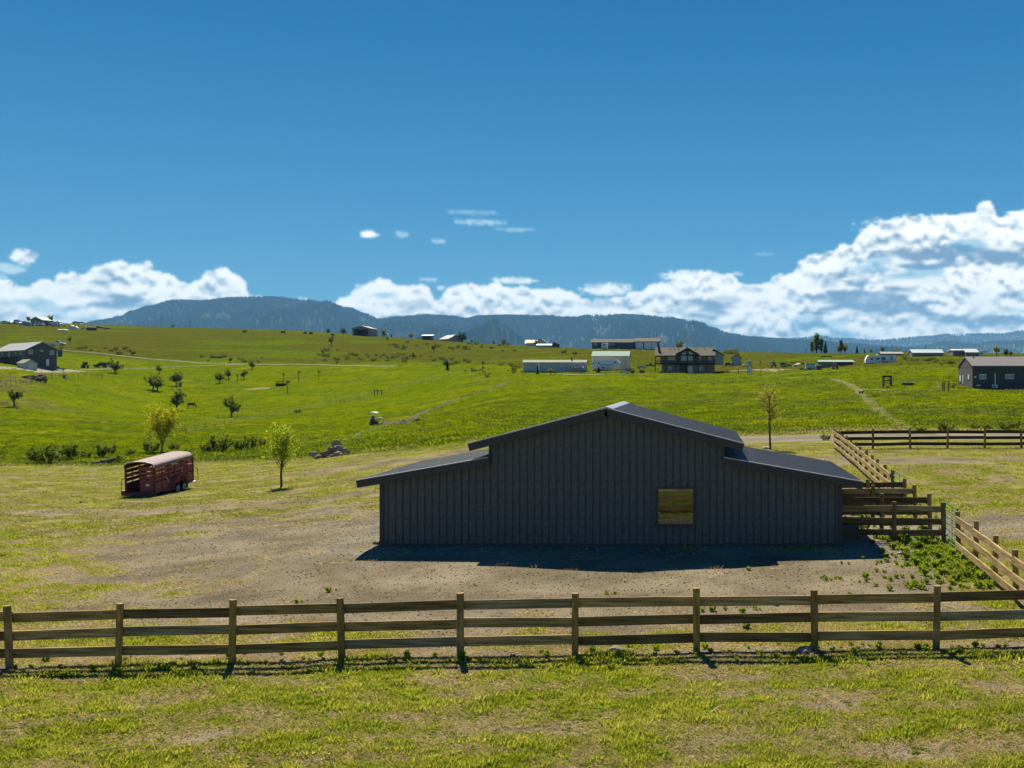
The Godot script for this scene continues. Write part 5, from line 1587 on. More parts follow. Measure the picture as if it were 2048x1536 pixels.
	for sd: float in [-1.0, 1.0]:
		var ax := MB.new()
		ax.box(Vector3(0, 0.34, -2.75 + sd * 0.42), Vector3(w * 2.2, 0.07, 0.07))
		piece("axle", ax, dk, o)

# ---------------------------------------------------------------- buildings and yards
func campers(o: Node3D, pts: Array, deep: float, body: Material, wins: Array, stripe: Array) -> void:
	outline(o, "body", pts, 0.0, -deep, body)
	for q: Array in wins:
		block(o, "window", q[0], q[1], q[2], q[3], 0.005, 0.03, mat("car_glass", 0.02, 0.024, 0.028, 0.08))
	for q: Array in stripe:
		block(o, "stripe", q[0], q[1], q[2], q[3], 0.003, 0.02, mat("grey_stripe", 0.2, 0.22, 0.25, 0.5))

func buildings() -> void:
	var white := mat("white_trim", 0.7, 0.7, 0.66, 0.6)
	stock_trailer()
	horse()
	# --- brown house at the paddock's edge
	var brown := grainy(mat("brown_siding", 0.088, 0.072, 0.062, 0.7), 0.5, t_mottle)
	var o := stand("brown_house", "long dark brown house with a grey metal roof and white windows", "house", 1945, 776.5)
	var deep := 9.0
	block(o, "wall", 1945, 732, 2140, 784, 0, -deep, brown)
	block(o, "skirting", 1944.6, 763, 2140, 784, 0.03, 0.0, mat("dark_skirt", 0.05, 0.047, 0.05, 0.7))
	gable_x(o, "gable", 1945.5, 731, 713.0, 0.0, deep, brown)
	ridge_roof(o, "roof", 1943.5, 2142, 731.5, 712.0, 0.0, deep, mat("grey_metal_roof", 0.13, 0.125, 0.132, 0.8), 0.3)
	for q: Array in [[1959, 748.5, 1972, 758.5], [2011, 748.5, 2027.5, 758]]: window(o, q[0], q[1], q[2], q[3], 0.0)
	var unit := block(o, "cooling_unit", 1983.5, 769, 1994, 776, 0.35, 0.03, mat("pale_unit", 0.6, 0.62, 0.62, 0.5))
	var fan := MB.new()
	fan.tube([Vector3(lx(1987.5), ly(772.5), 0.351), Vector3(lx(1987.5), ly(772.5), 0.37)], [0.17, 0.17], 14)
	piece("fan", fan, mat("dark_skirt", 0.05, 0.047, 0.05, 0.7), unit)
	block(o, "vent_pipe", 1989, 746.5, 1990.8, 769, 0.12, 0.03, white)
	for q: Array in [[1950.5, 754, 0.16], [1955.4, 771, 0.14], [1959.3, 770.5, 0.1]]:
		var vn := MB.new()
		vn.tube([Vector3(lx(q[0]), ly(q[1]), 0.0), Vector3(lx(q[0]), ly(q[1]), 0.12)], [q[2], q[2]], 10)
		piece("vent", vn, mat("pale_unit", 0.6, 0.62, 0.62, 0.5), o)
	for q: Array in [[-2.2, 749, 758.5], [-5.8, 750, 768], [-7.6, 750, 763]]:
		var sw := MB.new()
		sw.box(Vector3(-0.03, (ly(q[1]) + ly(q[2])) / 2, q[0]), Vector3(0.06, ly(q[1]) - ly(q[2]), 0.8 if q[0] > -5.0 or q[0] < -7.0 else 0.5))
		piece("side_window", sw, mat("pale_unit", 0.6, 0.62, 0.62, 0.5), o)
	var stv := MB.new()
	stv.tube([Vector3(lx(1960), ly(716), -deep / 2 + 0.6), Vector3(lx(1960), ly(711.5), -deep / 2 + 0.6)], [0.09, 0.09], 8)
	piece("roof_vent", stv, mat("dark_skirt", 0.05, 0.047, 0.05, 0.7), o)
	# posts and garden wire beside it
	var gp := stand("garden_fence", "grey wooden posts with thin wire beside the brown house", "fence", 1890, 783)
	for q: Array in [[1885.3, 764, 783], [1889.4, 763, 783.5], [1896.6, 762, 783]]:
		var mb := MB.new()
		mb.tube([Vector3(lx(q[0]), -0.2, 0), Vector3(lx(q[0]), ly(q[1]), 0)], [0.09, 0.085], 8)
		piece("post", mb, wood("grey_post", 0.32, 0.26, 0.17, 1), gp)
	for q: Array in [[1887.5, 751, 782], [1900.6, 752, 783], [1908.3, 758, 783], [1918, 760, 781]]:
		var mb := MB.new()
		mb.tube([Vector3(lx(q[0]), -0.1, -0.3), Vector3(lx(q[0]), ly(q[1]), -0.3)], [0.03, 0.03], 6)
		piece("stake", mb, mat("rusty_stake", 0.09, 0.075, 0.06, 0.8), gp)
	for y: float in [764.0, 767.5]:
		var mb := MB.new()
		mb.tube([Vector3(lx(1885), ly(y), -0.1), Vector3(lx(1945), ly(y - 1), -1.5)], [0.022, 0.022], 5)
		piece("wire", mb, mat("rusty_stake", 0.09, 0.075, 0.06, 0.8), gp)
	for q: Array in [[1909, 773, 9, 2.4], [1913, 770.5, 6, 1.6], [1906, 775, 5, 1.6]]:
		o = stand("lumber_piece", "pale board in the loose lumber heap beside the brown house", "board", q[0], 776, "boards in the lumber heap")
		var mb := MB.new()
		mb.box(Vector3(0, ly(q[1]), -1.0), Vector3(q[2] * S * 1.6, 0.13, 0.35), Basis(Vector3.FORWARD, 0.25).rotated(Vector3.UP, q[2] * 0.13))
		piece("board", mb, mat("pale_lumber", 0.4, 0.3, 0.22, 0.8), o)
	o = stand("garden_ornament", "small white standing ornament by the garden posts", "ornament", 1877, 780)
	var orn := MB.new()
	orn.tube([Vector3(-0.12, 0, 0), Vector3(-0.08, 0.35, 0)], [0.04, 0.05], 6)
	orn.tube([Vector3(0.14, 0, 0), Vector3(0.08, 0.35, 0)], [0.04, 0.05], 6)
	orn.tube([Vector3(-0.16, 0.36, 0), Vector3(0.05, 0.42, 0), Vector3(0.3, 0.32, 0)], [0.09, 0.13, 0.07], 8)
	orn.tube([Vector3(-0.13, 0.4, 0), Vector3(-0.16, 0.55, 0)], [0.07, 0.05], 8)
	piece("body", orn, white, o)
	# wooden frame and trough in the pasture
	o = stand("wooden_frame", "dark open wooden frame standing in the pasture near the brown house", "frame", 1775, 772)
	var dkw := wood("dark_frame_wood", 0.085, 0.065, 0.045, 1)
	for q: Array in [[1767.5, 0.0], [1782, 0.0], [1767.5, -1.1], [1782, -1.1]]: block(o, "post", q[0], 751.5, q[0] + 1.8, 773.5, q[1], q[1] - 0.16, dkw)
	block(o, "top_board", 1767, 751, 1784.2, 754.5, 0.04, 0.0, dkw)
	block(o, "top_board", 1767, 751, 1784.2, 754.5, -1.27, -1.31, dkw)
	block(o, "cross_board", 1769.4, 760.5, 1782, 762.5, -0.02, -0.08, dkw)
	block(o, "side_board", 1781, 763, 1784.2, 771.5, 0.05, 0.01, dkw)
	o = stand("firewood_log", "grey split log leaning at the foot of the wooden frame", "log", 1770, 775, "logs at the wooden frame")
	var lg := MB.new()
	lg.tube([Vector3(-0.3, 0.05, 0), Vector3(-0.1, 0.75, -0.2)], [0.12, 0.12], 8)
	piece("log", lg, wood("grey_log", 0.26, 0.22, 0.17, 1), o)
	o = stand("firewood_log", "pale short log lying before the wooden frame", "log", 1774, 776, "logs at the wooden frame")
	lg = MB.new()
	lg.tube([Vector3(-0.2, 0.12, 0), Vector3(0.4, 0.16, 0.1)], [0.13, 0.12], 8)
	piece("log", lg, wood("grey_log", 0.26, 0.22, 0.17, 1), o)
	o = stand("stone_ring", "round fire ring edged with pale stones in the pasture", "fire ring", 1816, 770)
	var ring := MB.new()
	var rr := 12.5 * S
	for k in 22:
		var a := TAU * k / 22.0
		var b := TAU * (k + 1) / 22.0
		ring.hexa([Vector3(cos(a) * rr, -0.1, sin(a) * rr), Vector3(cos(b) * rr, -0.1, sin(b) * rr), Vector3(cos(b) * rr * 0.93, -0.1, sin(b) * rr * 0.93), Vector3(cos(a) * rr * 0.93, -0.1, sin(a) * rr * 0.93), Vector3(cos(a) * rr, 0.3, sin(a) * rr), Vector3(cos(b) * rr, 0.3, sin(b) * rr), Vector3(cos(b) * rr * 0.93, 0.3, sin(b) * rr * 0.93), Vector3(cos(a) * rr * 0.93, 0.3, sin(a) * rr * 0.93)])
	piece("rim", ring, mat("dark_rim", 0.07, 0.055, 0.04, 0.8), o)
	for k in 6:
		var mb := MB.new()
		boulder(mb, Vector3(cos(k * 1.1) * rr * 0.85, 0.34, sin(k * 1.1) * rr * 0.85), Vector3(0.16, 0.12, 0.14), k, 1, 0.3)
		piece("stone", mb, mat("stone_pale", 0.45, 0.40, 0.3, 0.9), o)
	# the small black-and-white animal on the mown path
	o = stand("lamb", "small dark-bodied animal with a pale back on the mown path", "lamb", 1722.5, 789)
	var ab := []
	for e: Array in [[-0.22, 0.34, 0, 0.2, 0.36, 0, 0.13, 0.12], [0.22, 0.4, 0, 0.34, 0.46, 0, 0.08, 0.06], [0.34, 0.47, 0, 0.42, 0.42, 0, 0.06, 0.04], [-0.2, 0.28, 0.06, -0.22, 0.0, 0.06, 0.05, 0.03], [-0.16, 0.28, -0.06, -0.14, 0.0, -0.06, 0.05, 0.03], [0.16, 0.28, 0.06, 0.14, 0.0, 0.06, 0.045, 0.03], [0.2, 0.28, -0.06, 0.22, 0.0, -0.06, 0.045, 0.03]]:
		ab.append([Vector3(e[0], e[1], e[2]), Vector3(e[3], e[4], e[5]), e[6], e[7]])
	part("body", flesh(ab, 0.03, 0.02, mat("dark_wool", 0.03, 0.026, 0.022, 0.9)), o)
	var fl := MB.new()
	boulder(fl, Vector3(0, 0.43, 0), Vector3(0.27, 0.09, 0.13), 4, 2, 0.2)
	piece("fleece", fl, mat("pale_wool", 0.6, 0.55, 0.45, 0.95), o)
	# --- mobile home
	var vinyl := mat("blue_grey_vinyl", 0.34, 0.385, 0.36, 0.6)
	o = stand("mobile_home", "long blue-grey mobile home with a shallow pale roof", "mobile home", 1045, 744)
	block(o, "wall", 1046, 724, 1172, 745, 0, -4.5, vinyl)
	ridge_roof(o, "roof", 1044.5, 1173.5, 724.5, 719.5, 0, 4.5, mat("pale_green_roof", 0.20, 0.225, 0.165, 0.8), 0.25, 0.12)
	for q: Array in [[1058, 727, 1064.5, 736], [1091, 726, 1097.5, 735], [1121, 726, 1126, 733], [1139, 727, 1145, 733], [1151, 727, 1157, 733], [1105, 725.5, 1108, 730]]: window(o, q[0], q[1], q[2], q[3], 0.0, 0)
	door(o, 1074.5, 726, 1079, 741, 0.0, white)
	block(o, "corner_trim", 1045.6, 724, 1047, 745, 0.03, -0.2, white)
	block(o, "corner_trim", 1170.6, 724, 1172.4, 745, 0.03, -0.2, white)
	var sp := MB.new()
	sp.tube([Vector3(lx(1142), ly(722), -2.0), Vector3(lx(1142), ly(716.5), -2.0)], [0.16, 0.16], 8)
	sp.tube([Vector3(lx(1142), ly(716.5), -2.0), Vector3(lx(1142), ly(714.5), -2.0)], [0.3, 0.25], 8)
	piece("stove_pipe", sp, mat("dark_skirt", 0.05, 0.047, 0.05, 0.7), o)
	o = stand("porch_deck", "dark porch deck with steps against the mobile home", "deck", 1135, 743)
	block(o, "platform", 1122, 735, 1146, 738, 3.0, 0.2, dkw)
	for x: float in [1122.0, 1129.0, 1137.0, 1144.5]: block(o, "post", x, 731 if x < 1140.0 else 727, x + 1.3, 743.5, 3.0, 2.8, dkw)
	block(o, "railing", 1122, 731, 1137, 732.5, 3.05, 2.9, dkw)
	block(o, "skirt", 1122.5, 738, 1146, 743.5, 2.75, 2.65, dkw)
	o = stand("small_shed", "low shed with a pale sloped roof beside the porch deck", "shed", 1157, 744)
	block(o, "wall", 1146.5, 736.5, 1168, 745, 2.6, 0.3, mat("shed_tan", 0.30, 0.26, 0.22, 0.8))
	outline(o, "roof", [1145, 732, 1166, 732, 1169.5, 736.4, 1147, 736.4], 3.0, 0.1, mat("pinkish_roof", 0.42, 0.36, 0.33, 0.6))
	# --- teal-roofed shop with the fifth-wheel and old cars
	o = stand("shop_building", "beige metal shop with a pale teal roof", "shop", 1183, 739)
	block(o, "wall", 1184, 711.5, 1257, 741, 0, -10.0, mat("beige_metal", 0.42, 0.385, 0.29, 0.6))
	ridge_roof(o, "roof", 1182.5, 1259, 712, 701.5, 0, 10.0, mat("teal_roof", 0.165, 0.27, 0.215, 0.8), 0.2, 0.15)
	gable_x(o, "gable", 1257.2, 712, 702.5, 0, 10.0, mat("beige_metal", 0.42, 0.385, 0.29, 0.6))
	for x: float in [1183.6, 1255.5]: block(o, "corner_trim", x, 711.5, x + 2.0, 741, 0.04, -0.1, white)
	var door_m := mat("pale_unit", 0.6, 0.62, 0.62, 0.5)
	o = stand("fifth_wheel_trailer", "long white fifth-wheel camper before the teal-roofed shop", "camper", 1183, 741)
	campers(o, [1184, 736, 1183.5, 723, 1186, 721, 1210, 719.5, 1228, 718, 1236, 720.5, 1240, 726, 1240, 730, 1228, 731, 1225, 737], 2.5, white, [[1185.5, 724, 1188, 728.5], [1191, 723, 1192.5, 727], [1196, 725, 1200, 727.5], [1228.5, 723.5, 1233, 726]], [[1200, 729, 1224, 730.5]])
	for x: float in [1199.0, 1204.0]:
		part("wheel", wheel_mesh(0.38, 0.25), o, Vector3(lx(x), 0.38, -0.15))
	park("suv", "white old car with a pale roof beside the squat juniper", 1209, 741, 18, 0.15, mat("old_white_paint", 0.62, 0.6, 0.54, 0.4), "parked_car", "car", "cars parked about the yards")
	park("car", "rust-spotted white car parked among the shrubs", 1249, 747, 16, -0.1, mat("old_white_paint", 0.62, 0.6, 0.54, 0.4), "parked_car", "car", "cars parked about the yards")
	park("suv", "dark brown car half hidden behind the rust-spotted white car", 1259, 746, 13, 0.5, mat("dark_brown_paint", 0.06, 0.04, 0.035, 0.4), "parked_car", "car", "cars parked about the yards")
	park("car", "faded pink-white car near the lodge porch", 1283, 737, 17, 0.2, mat("old_pink_paint", 0.5, 0.4, 0.38, 0.5), "parked_car", "car", "cars parked about the yards")
	park("pickup", "dark pickup with a canopy beside the lodge porch", 1300, 733, 18, 0.1, mat("black_paint", 0.02, 0.02, 0.022, 0.35), "parked_truck", "truck", "cars parked about the yards")
	o = stand("crate_box", "dark low box on the grass near the lodge", "box", 1283, 746)
	block(o, "body", 1279, 741, 1288, 746, 0, -1.0, mat("dark_skirt", 0.05, 0.047, 0.05, 0.7))
	block(o, "lid", 1278.6, 740.3, 1288.4, 741, 0.05, -1.05, dkw)
	# --- lodge
	var tan := grainy(mat("lodge_siding", 0.30, 0.275, 0.21, 0.75), 0.4, t_mottle)
	var shingle := grainy(mat("lodge_shingle", 0.12, 0.105, 0.08, 0.9), 0.6, t_mottle)
	o = stand("lodge_house", "two-storey lodge house with a timbered gable and a long deck", "house", 1313, 745)
	block(o, "upper_wall", 1320, 711, 1428, 728, -1.8, -11.0, tan)
	block(o, "lower_wall", 1323, 728, 1359, 746, -1.8, -11.0, tan)
	block(o, "lower_wall", 1374, 728, 1428, 746, -1.8, -11.0, tan)
	block(o, "porch_back_wall", 1359, 728, 1374, 746, -5.0, -11.0, tan)
	ridge_roof(o, "roof", 1309, 1431, 711, 694, -0.2, 12.0, shingle, 0.4, 0.25)
	outline(o, "front_gable", [1353, 709, 1376, 698.5, 1397, 709, 1397, 728, 1353, 728], 0.2, -1.9, mat("lodge_dark", 0.11, 0.10, 0.08, 0.8))
	outline(o, "gable_roof", [1351, 709.5, 1375, 697, 1398.5, 709.5, 1398.5, 707.8, 1375, 695, 1351, 707.8], 0.7, -6.0, shingle)
	for q: Array in [[1358, 708, 1375, 700], [1392, 708, 1375, 700]]:
		var br := MB.new()
		br.bar(Vector3(lx(q[0]), ly(q[1]), 0.5), Vector3(lx(q[2]), ly(q[3]), 0.5), 0.2, 0.25)
		piece("gable_beam", br, dkw, o)
	for x: float in [1357.0, 1375.0, 1391.0]: block(o, "timber_post", x - 0.8, 706, x + 0.8, 728, 0.55, 0.3, dkw)
	outline(o, "side_wing", [1417, 710, 1428, 700, 1448, 710, 1448, 729, 1417, 729], -4.0, -12.0, mat("grey_siding", 0.34, 0.35, 0.31, 0.7))
	outline(o, "side_wing_roof", [1415, 710.5, 1428, 698.5, 1449.5, 710.5, 1449.5, 709, 1428, 697, 1415, 709], -3.6, -12.2, shingle)
	var deck := block(o, "deck", 1309, 726, 1430, 728.5, 0.2, -1.8, dkw)
	block(o, "deck_rail", 1309, 721.5, 1430, 722.5, 0.2, 0.1, dkw)
	for k in 60: block(deck, "baluster", 1310 + k * 2.02, 722.5, 1310.5 + k * 2.02, 726, 0.17, 0.12, dkw)
	for x: float in [1310.0, 1330.0, 1352.0, 1373.0, 1397.0, 1412.0, 1428.0]: block(o, "deck_post", x, 711 if x < 1352.0 or x > 1398.0 else 728.5, x + 1.4, 746, 0.1, -0.15, dkw)
	for q: Array in [[1336, 713, 1343, 720], [1344, 713, 1350.5, 720.5], [1398, 712, 1403, 720], [1417, 713, 1423, 720]]: window(o, q[0], q[1], q[2], q[3], -1.8, 0)
	for q: Array in [[1363, 712, 1367, 721], [1368, 712, 1373.5, 721], [1374.5, 712, 1380, 721], [1381, 713, 1385, 721], [1364, 703, 1371, 708], [1378, 703, 1386, 708]]: window(o, q[0], q[1], q[2], q[3], 0.22, 0)
	for q: Array in [[1336, 732, 1343.5, 740], [1397, 731, 1406, 741]]: window(o, q[0], q[1], q[2], q[3], -1.8, 1)
	window(o, 1430.5, 713, 1434, 718, -4.0, 0)
	door(o, 1376, 732, 1385.5, 745, -1.8, white)
	for x: float in [1338.0, 1347.0, 1355.0, 1390.0, 1408.0]: block(o, "roof_vent", x, 693.2, x + 1.6, 695.4, -5.0, -5.5, white)
	block(o, "chimney", 1315, 694, 1320, 712, -3.0, -4.0, mat("chimney_stone", 0.12, 0.11, 0.1, 0.9))
	o = stand("garden_shed", "grey gabled garden shed beside the lodge", "shed", 1473, 731)
	outline(o, "wall", [1463, 732, 1463, 716, 1473, 711.5, 1483, 716, 1483, 732], 0, -4.0, mat("blue_grey_shed", 0.33, 0.35, 0.33, 0.7))
	outline(o, "roof", [1461.5, 716.5, 1473, 711.3, 1484.5, 716.5, 1484.5, 715.2, 1473, 710, 1461.5, 715.2], 0.3, -4.2, shingle)
	park("suv", "black four-wheel-drive with a tan roof before the grey garden shed", 1458, 732, 18, 0.1, mat("black_paint", 0.02, 0.02, 0.022, 0.35), "parked_truck", "truck", "cars parked about the yards")
	park("car", "white car beyond the grey garden shed", 1489, 733, 12, 1.2, mat("old_white_paint", 0.62, 0.6, 0.54, 0.4), "parked_car", "car", "cars parked about the yards")
	park("suv", "dark pickup with a pale roof at the far end of the lodge yard", 1570, 733, 20, 0.0, mat("grey_dark_paint", 0.10, 0.095, 0.09, 0.4), "parked_truck", "truck", "cars parked about the yards")
	# playhouse with a slide
	o = stand("play_tower", "narrow play tower with a white slide in the lodge yard", "play tower", 1500, 748)
	for q: Array in [[1495, -0.0], [1502.5, 0.0], [1495, -1.2], [1502.5, -1.2]]: block(o, "post", q[0], 722, q[0] + 1.0, 749, q[1], q[1] - 0.14, mat("red_wood", 0.16, 0.06, 0.04, 0.8))
	block(o, "cabin", 1494.6, 722, 1503.6, 733, 0.05, -1.3, mat("grey_siding", 0.34, 0.35, 0.31, 0.7))
	outline(o, "roof", [1493.6, 722.5, 1499, 719, 1504.5, 722.5], 0.2, -1.5, white)
	var sl := MB.new()
	sl.hexa([Vector3(-0.45, 0.1, 1.6), Vector3(0.45, 0.1, 1.6), Vector3(0.45, 1.7, 0.1), Vector3(-0.45, 1.7, 0.1), Vector3(-0.45, 0.2, 1.65), Vector3(0.45, 0.2, 1.65), Vector3(0.45, 1.8, 0.15), Vector3(-0.45, 1.8, 0.15)])
	piece("slide", sl, white, o)
	o = stand("seesaw", "pale leaning board and post in the lodge yard", "seesaw", 1470, 748)
	block(o, "post", 1476, 738, 1477.3, 748, 0, -0.15, dkw)
	var ss := MB.new()
	ss.bar(Vector3(lx(1467.5), 0.05, 0), Vector3(lx(1471.5), ly(740), 0), 0.3, 0.08)
	piece("board", ss, mat("pale_lumber", 0.4, 0.3, 0.22, 0.8), o)
	# tractors
	for q: Array in [[1547.5, 735, 11.0, "blue-cabbed tractor with its nose to the lodge yard", mat("tractor_dark", 0.05, 0.055, 0.05, 0.5)], [1671, 738, 15.0, "red tractor before the long red shed", mat("tractor_red", 0.26, 0.03, 0.025, 0.5)], [169, 736, 11.0, "dark tractor parked below the gravel lane", mat("tractor_dark", 0.05, 0.055, 0.05, 0.5)]]:
		o = stand("tractor", q[3], "tractor", q[0], q[1])
		var k: float = q[2] * S / 2.0
		block(o, "hood", q[0] - 2.2, q[1] - 7.0, q[0] + 2.2, q[1] - 3.5, 1.2 * k, -0.3, q[4])
		var cb := block(o, "cab", q[0] - 3.2, q[1] - 11.5, q[0] + 3.2, q[1] - 6.5, 0.0, -1.3 * k, mat("car_glass", 0.02, 0.024, 0.028, 0.08))
		block(cb, "cab_roof", q[0] - 3.6, q[1] - 12.4, q[0] + 3.6, q[1] - 11.5, 0.1, -1.4 * k, mat("blue_grey_vinyl", 0.34, 0.385, 0.36, 0.6))
		var big := wheel_mesh(3.1 * S, 0.45)
		var sm := wheel_mesh(2.1 * S, 0.3)
		for sd: float in [-1.0, 1.0]:
			part("rear_wheel", big, o, Vector3(sd * 4.2 * S, 3.0 * S, -0.9 * k), Basis(Vector3.UP, PI / 2))
			part("front_wheel", sm, o, Vector3(sd * 3.4 * S, 2.0 * S, 1.0 * k), Basis(Vector3.UP, PI / 2))
	# the small tractor with a canopy and digging arm in the pasture
	o = stand("backhoe", "small tractor with a white canopy and a bent digging arm", "digger", 748, 850)
	var rust := mat("rust_red", 0.2, 0.05, 0.03, 0.7)
	block(o, "body", 741.5, 838, 751, 846, 0.5, -0.7, mat("digger_brown", 0.10, 0.05, 0.03, 0.6))
	block(o, "engine_hood", 750, 841, 755, 846, 0.35, -0.55, mat("digger_brown", 0.10, 0.05, 0.03, 0.6))
	block(o, "seat", 744, 832, 748.5, 838, 0.2, -0.3, mat("black_paint", 0.02, 0.02, 0.022, 0.35))
	for q: Array in [[741.5, 0.4], [751.5, 0.4], [741.5, -0.6], [751.5, -0.6]]: block(o, "canopy_post", q[0], 825.5, q[0] + 0.7, 840, q[1], q[1] - 0.07, door_m)
	outline(o, "canopy", [739.5, 825.8, 742, 824, 751, 824, 754, 825.8], 0.8, -1.0, white)
	var arm := MB.new()
	arm.tube([Vector3(lx(755), ly(842), 0), Vector3(lx(759), ly(836), 0), Vector3(lx(764), ly(837), 0), Vector3(lx(767), ly(840.5), 0)], [0.13, 0.14, 0.12, 0.1], 6)
	arm.tube([Vector3(lx(767), ly(840), 0), Vector3(lx(765), ly(846), 0)], [0.1, 0.09], 6)
	piece("digging_arm", arm, mat("worn_edge", 0.55, 0.5, 0.48, 0.5), o)
	block(o, "bucket", 763, 845, 767, 849, 0.3, -0.3, mat("dark_skirt", 0.05, 0.047, 0.05, 0.7))
	for q: Array in [[743.5, 3.3, 0.65], [743.5, 3.3, -0.85], [753, 2.2, 0.5], [753, 2.2, -0.7]]:
		part("wheel", wheel_mesh(q[1] * S, 0.3), o, Vector3(lx(q[0]), q[1] * S * 0.95, q[2]))
	# dark gate frame in the wire fence
	o = stand("gate_frame", "dark wooden gate frame set in the wire fence line", "gate", 756, 791)
	block(o, "post", 748, 779, 749.3, 791, 0, -0.15, dkw)
	block(o, "post", 754, 778, 755.2, 791.5, 0, -0.15, dkw)
	block(o, "post", 763, 780, 764.5, 792, 0, -0.15, dkw)
	block(o, "top_rail", 748, 780.8, 764, 782, 0.02, -0.1, dkw)
	for k in 4: block(o, "gate_bar", 749.5, 783.5 + k * 1.7, 754, 784 + k * 1.7, 0.0, -0.05, door_m)
	# old feeder in the pasture
	o = stand("hay_feeder", "dark rusty hay feeder standing in the green pasture", "feeder", 560, 772)
	block(o, "trough", 551, 767, 568, 772, 0, -2.4, mat("rusty_iron", 0.055, 0.035, 0.025, 0.8))
	for k in 7: block(o, "bar", 551 + k * 2.7, 763, 551.8 + k * 2.7, 767, 0, -0.15, mat("rusty_iron", 0.055, 0.035, 0.025, 0.8))
	block(o, "top_bar", 551, 762.6, 568, 763.4, 0.02, -0.17, mat("rusty_iron", 0.055, 0.035, 0.025, 0.8))
	# --- long dark house on the rise
	var black := mat("black_siding", 0.04, 0.043, 0.045, 0.6)
	o = stand("long_house", "long black single-storey house with three pale garage doors", "house", 1183, 698)
	block(o, "wall", 1184, 684, 1318, 699, 0, -10.0, black)
	ridge_roof(o, "roof", 1181, 1272, 684.5, 677.5, 0, 10.0, mat("brown_shingle", 0.105, 0.096, 0.08, 0.9), 0.5, 0.3)
	ridge_roof(o, "garage_roof", 1268, 1321, 683, 675.5, 0.6, 11.0, mat("brown_shingle", 0.105, 0.096, 0.08, 0.9), 0.5, 0.3)
	block(o, "garage_wall", 1269, 682.5, 1318.5, 699, 0.6, 0.05, black)
	for x: float in [1271.5, 1288.5, 1304.0]: block(o, "garage_door", x, 684.5, x + 14.5 if x < 1300.0 else x + 10.5, 698, 0.68, 0.6, mat("garage_white", 0.52, 0.56, 0.55, 0.6))
	for q: Array in [[1188, 686, 1193, 691], [1216, 687, 1220.5, 691], [1224, 687, 1228, 690]]: window(o, q[0], q[1], q[2], q[3], 0.0, 0)
	o = stand("camper_trailer", "white box camper parked before the long black house", "camper", 1208, 699)
	campers(o, [1203, 698, 1203, 687, 1204.5, 685.5, 1212.5, 685.5, 1214, 687, 1214, 698], 6.0, white, [[1206, 689, 1211, 692]], [[1203.5, 695, 1213.5, 697]])
	park("suv", "white car parked near the long black house", 1243, 698.5, 9, 1.4, white, "parked_car", "car", "cars parked about the yards")
	park("pickup", "white pickup parked before the garage doors", 1261, 698.8, 13, 0.2, white, "parked_truck", "truck", "cars parked about the yards")
	# --- peach-roofed house and sheds
	o = stand("gabled_house", "small house with a peach roof on the skyline", "house", 1072, 691)
	block(o, "wall", 1053, 684, 1092, 692, 0, -9.0, mat("cream_wall", 0.5, 0.47, 0.38, 0.7))
	outline(o, "gable", [1070, 685, 1082, 677, 1094, 685], 0.1, -9.0, mat("cream_wall", 0.5, 0.47, 0.38, 0.7))
	ridge_roof(o, "roof", 1049, 1074, 685, 677.5, 0, 9.0, mat("peach_roof", 0.52, 0.36, 0.24, 0.7), 0.3, 0.2)
	outline(o, "gable_roof", [1068, 686, 1082, 676.8, 1096, 686, 1096, 684.8, 1082, 675.5, 1068, 684.8], 0.4, -9.2, mat("pale_green_roof", 0.20, 0.225, 0.165, 0.8))
	o = stand("low_shed", "long low white-fronted shed below the peach-roofed house", "shed", 1090, 695)
	block(o, "wall", 1073, 690, 1102, 695.5, 0, -4.0, mat("grey_siding", 0.34, 0.35, 0.31, 0.7))
	ridge_roof(o, "roof", 1072, 1103, 690.3, 687.5, 0, 4.0, white, 0.2, 0.15, true)
	for x: float in [1083.0, 1095.0]: block(o, "post", x, 690, x + 1.0, 695.5, 0.06, 0.0, white)
	o = stand("red_shed", "small dark red gabled shed beside the low white-fronted shed", "shed", 1110, 695)
	outline(o, "wall", [1102, 695.5, 1102, 689, 1110, 685.5, 1117.5, 689, 1117.5, 695.5], 0.5, -4.0, mat("barn_red_dark", 0.11, 0.045, 0.04, 0.8))
	outline(o, "roof", [1101, 689.4, 1110, 685.3, 1118.5, 689.4, 1118.5, 688.2, 1110, 684.3, 1101, 688.2], 0.8, -4.2, mat("dark_brown_roof", 0.09, 0.06, 0.055, 0.8))
	# --- farm sheds at the big round tree
	o = stand("farm_shed", "open-fronted grey shed with a pale flat roof on the hill", "shed", 853, 680)
	var ws := mat("weathered_shed", 0.18, 0.165, 0.14, 0.8)
	block(o, "back_wall", 843, 671, 864, 682, -5.6, -6.0, ws)
	for q: Array in [[843, 846], [862, 864]]: block(o, "side_wall", q[0], 671.5, q[1], 682, 0, -5.6, ws)
	block(o, "header", 846, 671.5, 862, 673.5, 0, -0.3, ws)
	ridge_roof(o, "roof", 842, 865, 671, 669, 0, 6.0, white, 0.4, 0.2, true)
	o = stand("white_barn", "pale gabled barn beside the big round hill tree", "barn", 911, 681, "", 0.62)
	outline(o, "wall", [898, 684, 898, 676, 912, 668.5, 926, 676, 926, 684], 0, -16.0, mat("pale_barn_wall", 0.34, 0.33, 0.29, 0.8))
	outline(o, "roof", [896, 677, 912, 668.2, 928, 677, 928, 675.6, 912, 666.8, 896, 675.6], 0.4, -16.5, mat("bright_metal_roof", 0.42, 0.41, 0.38, 0.8))
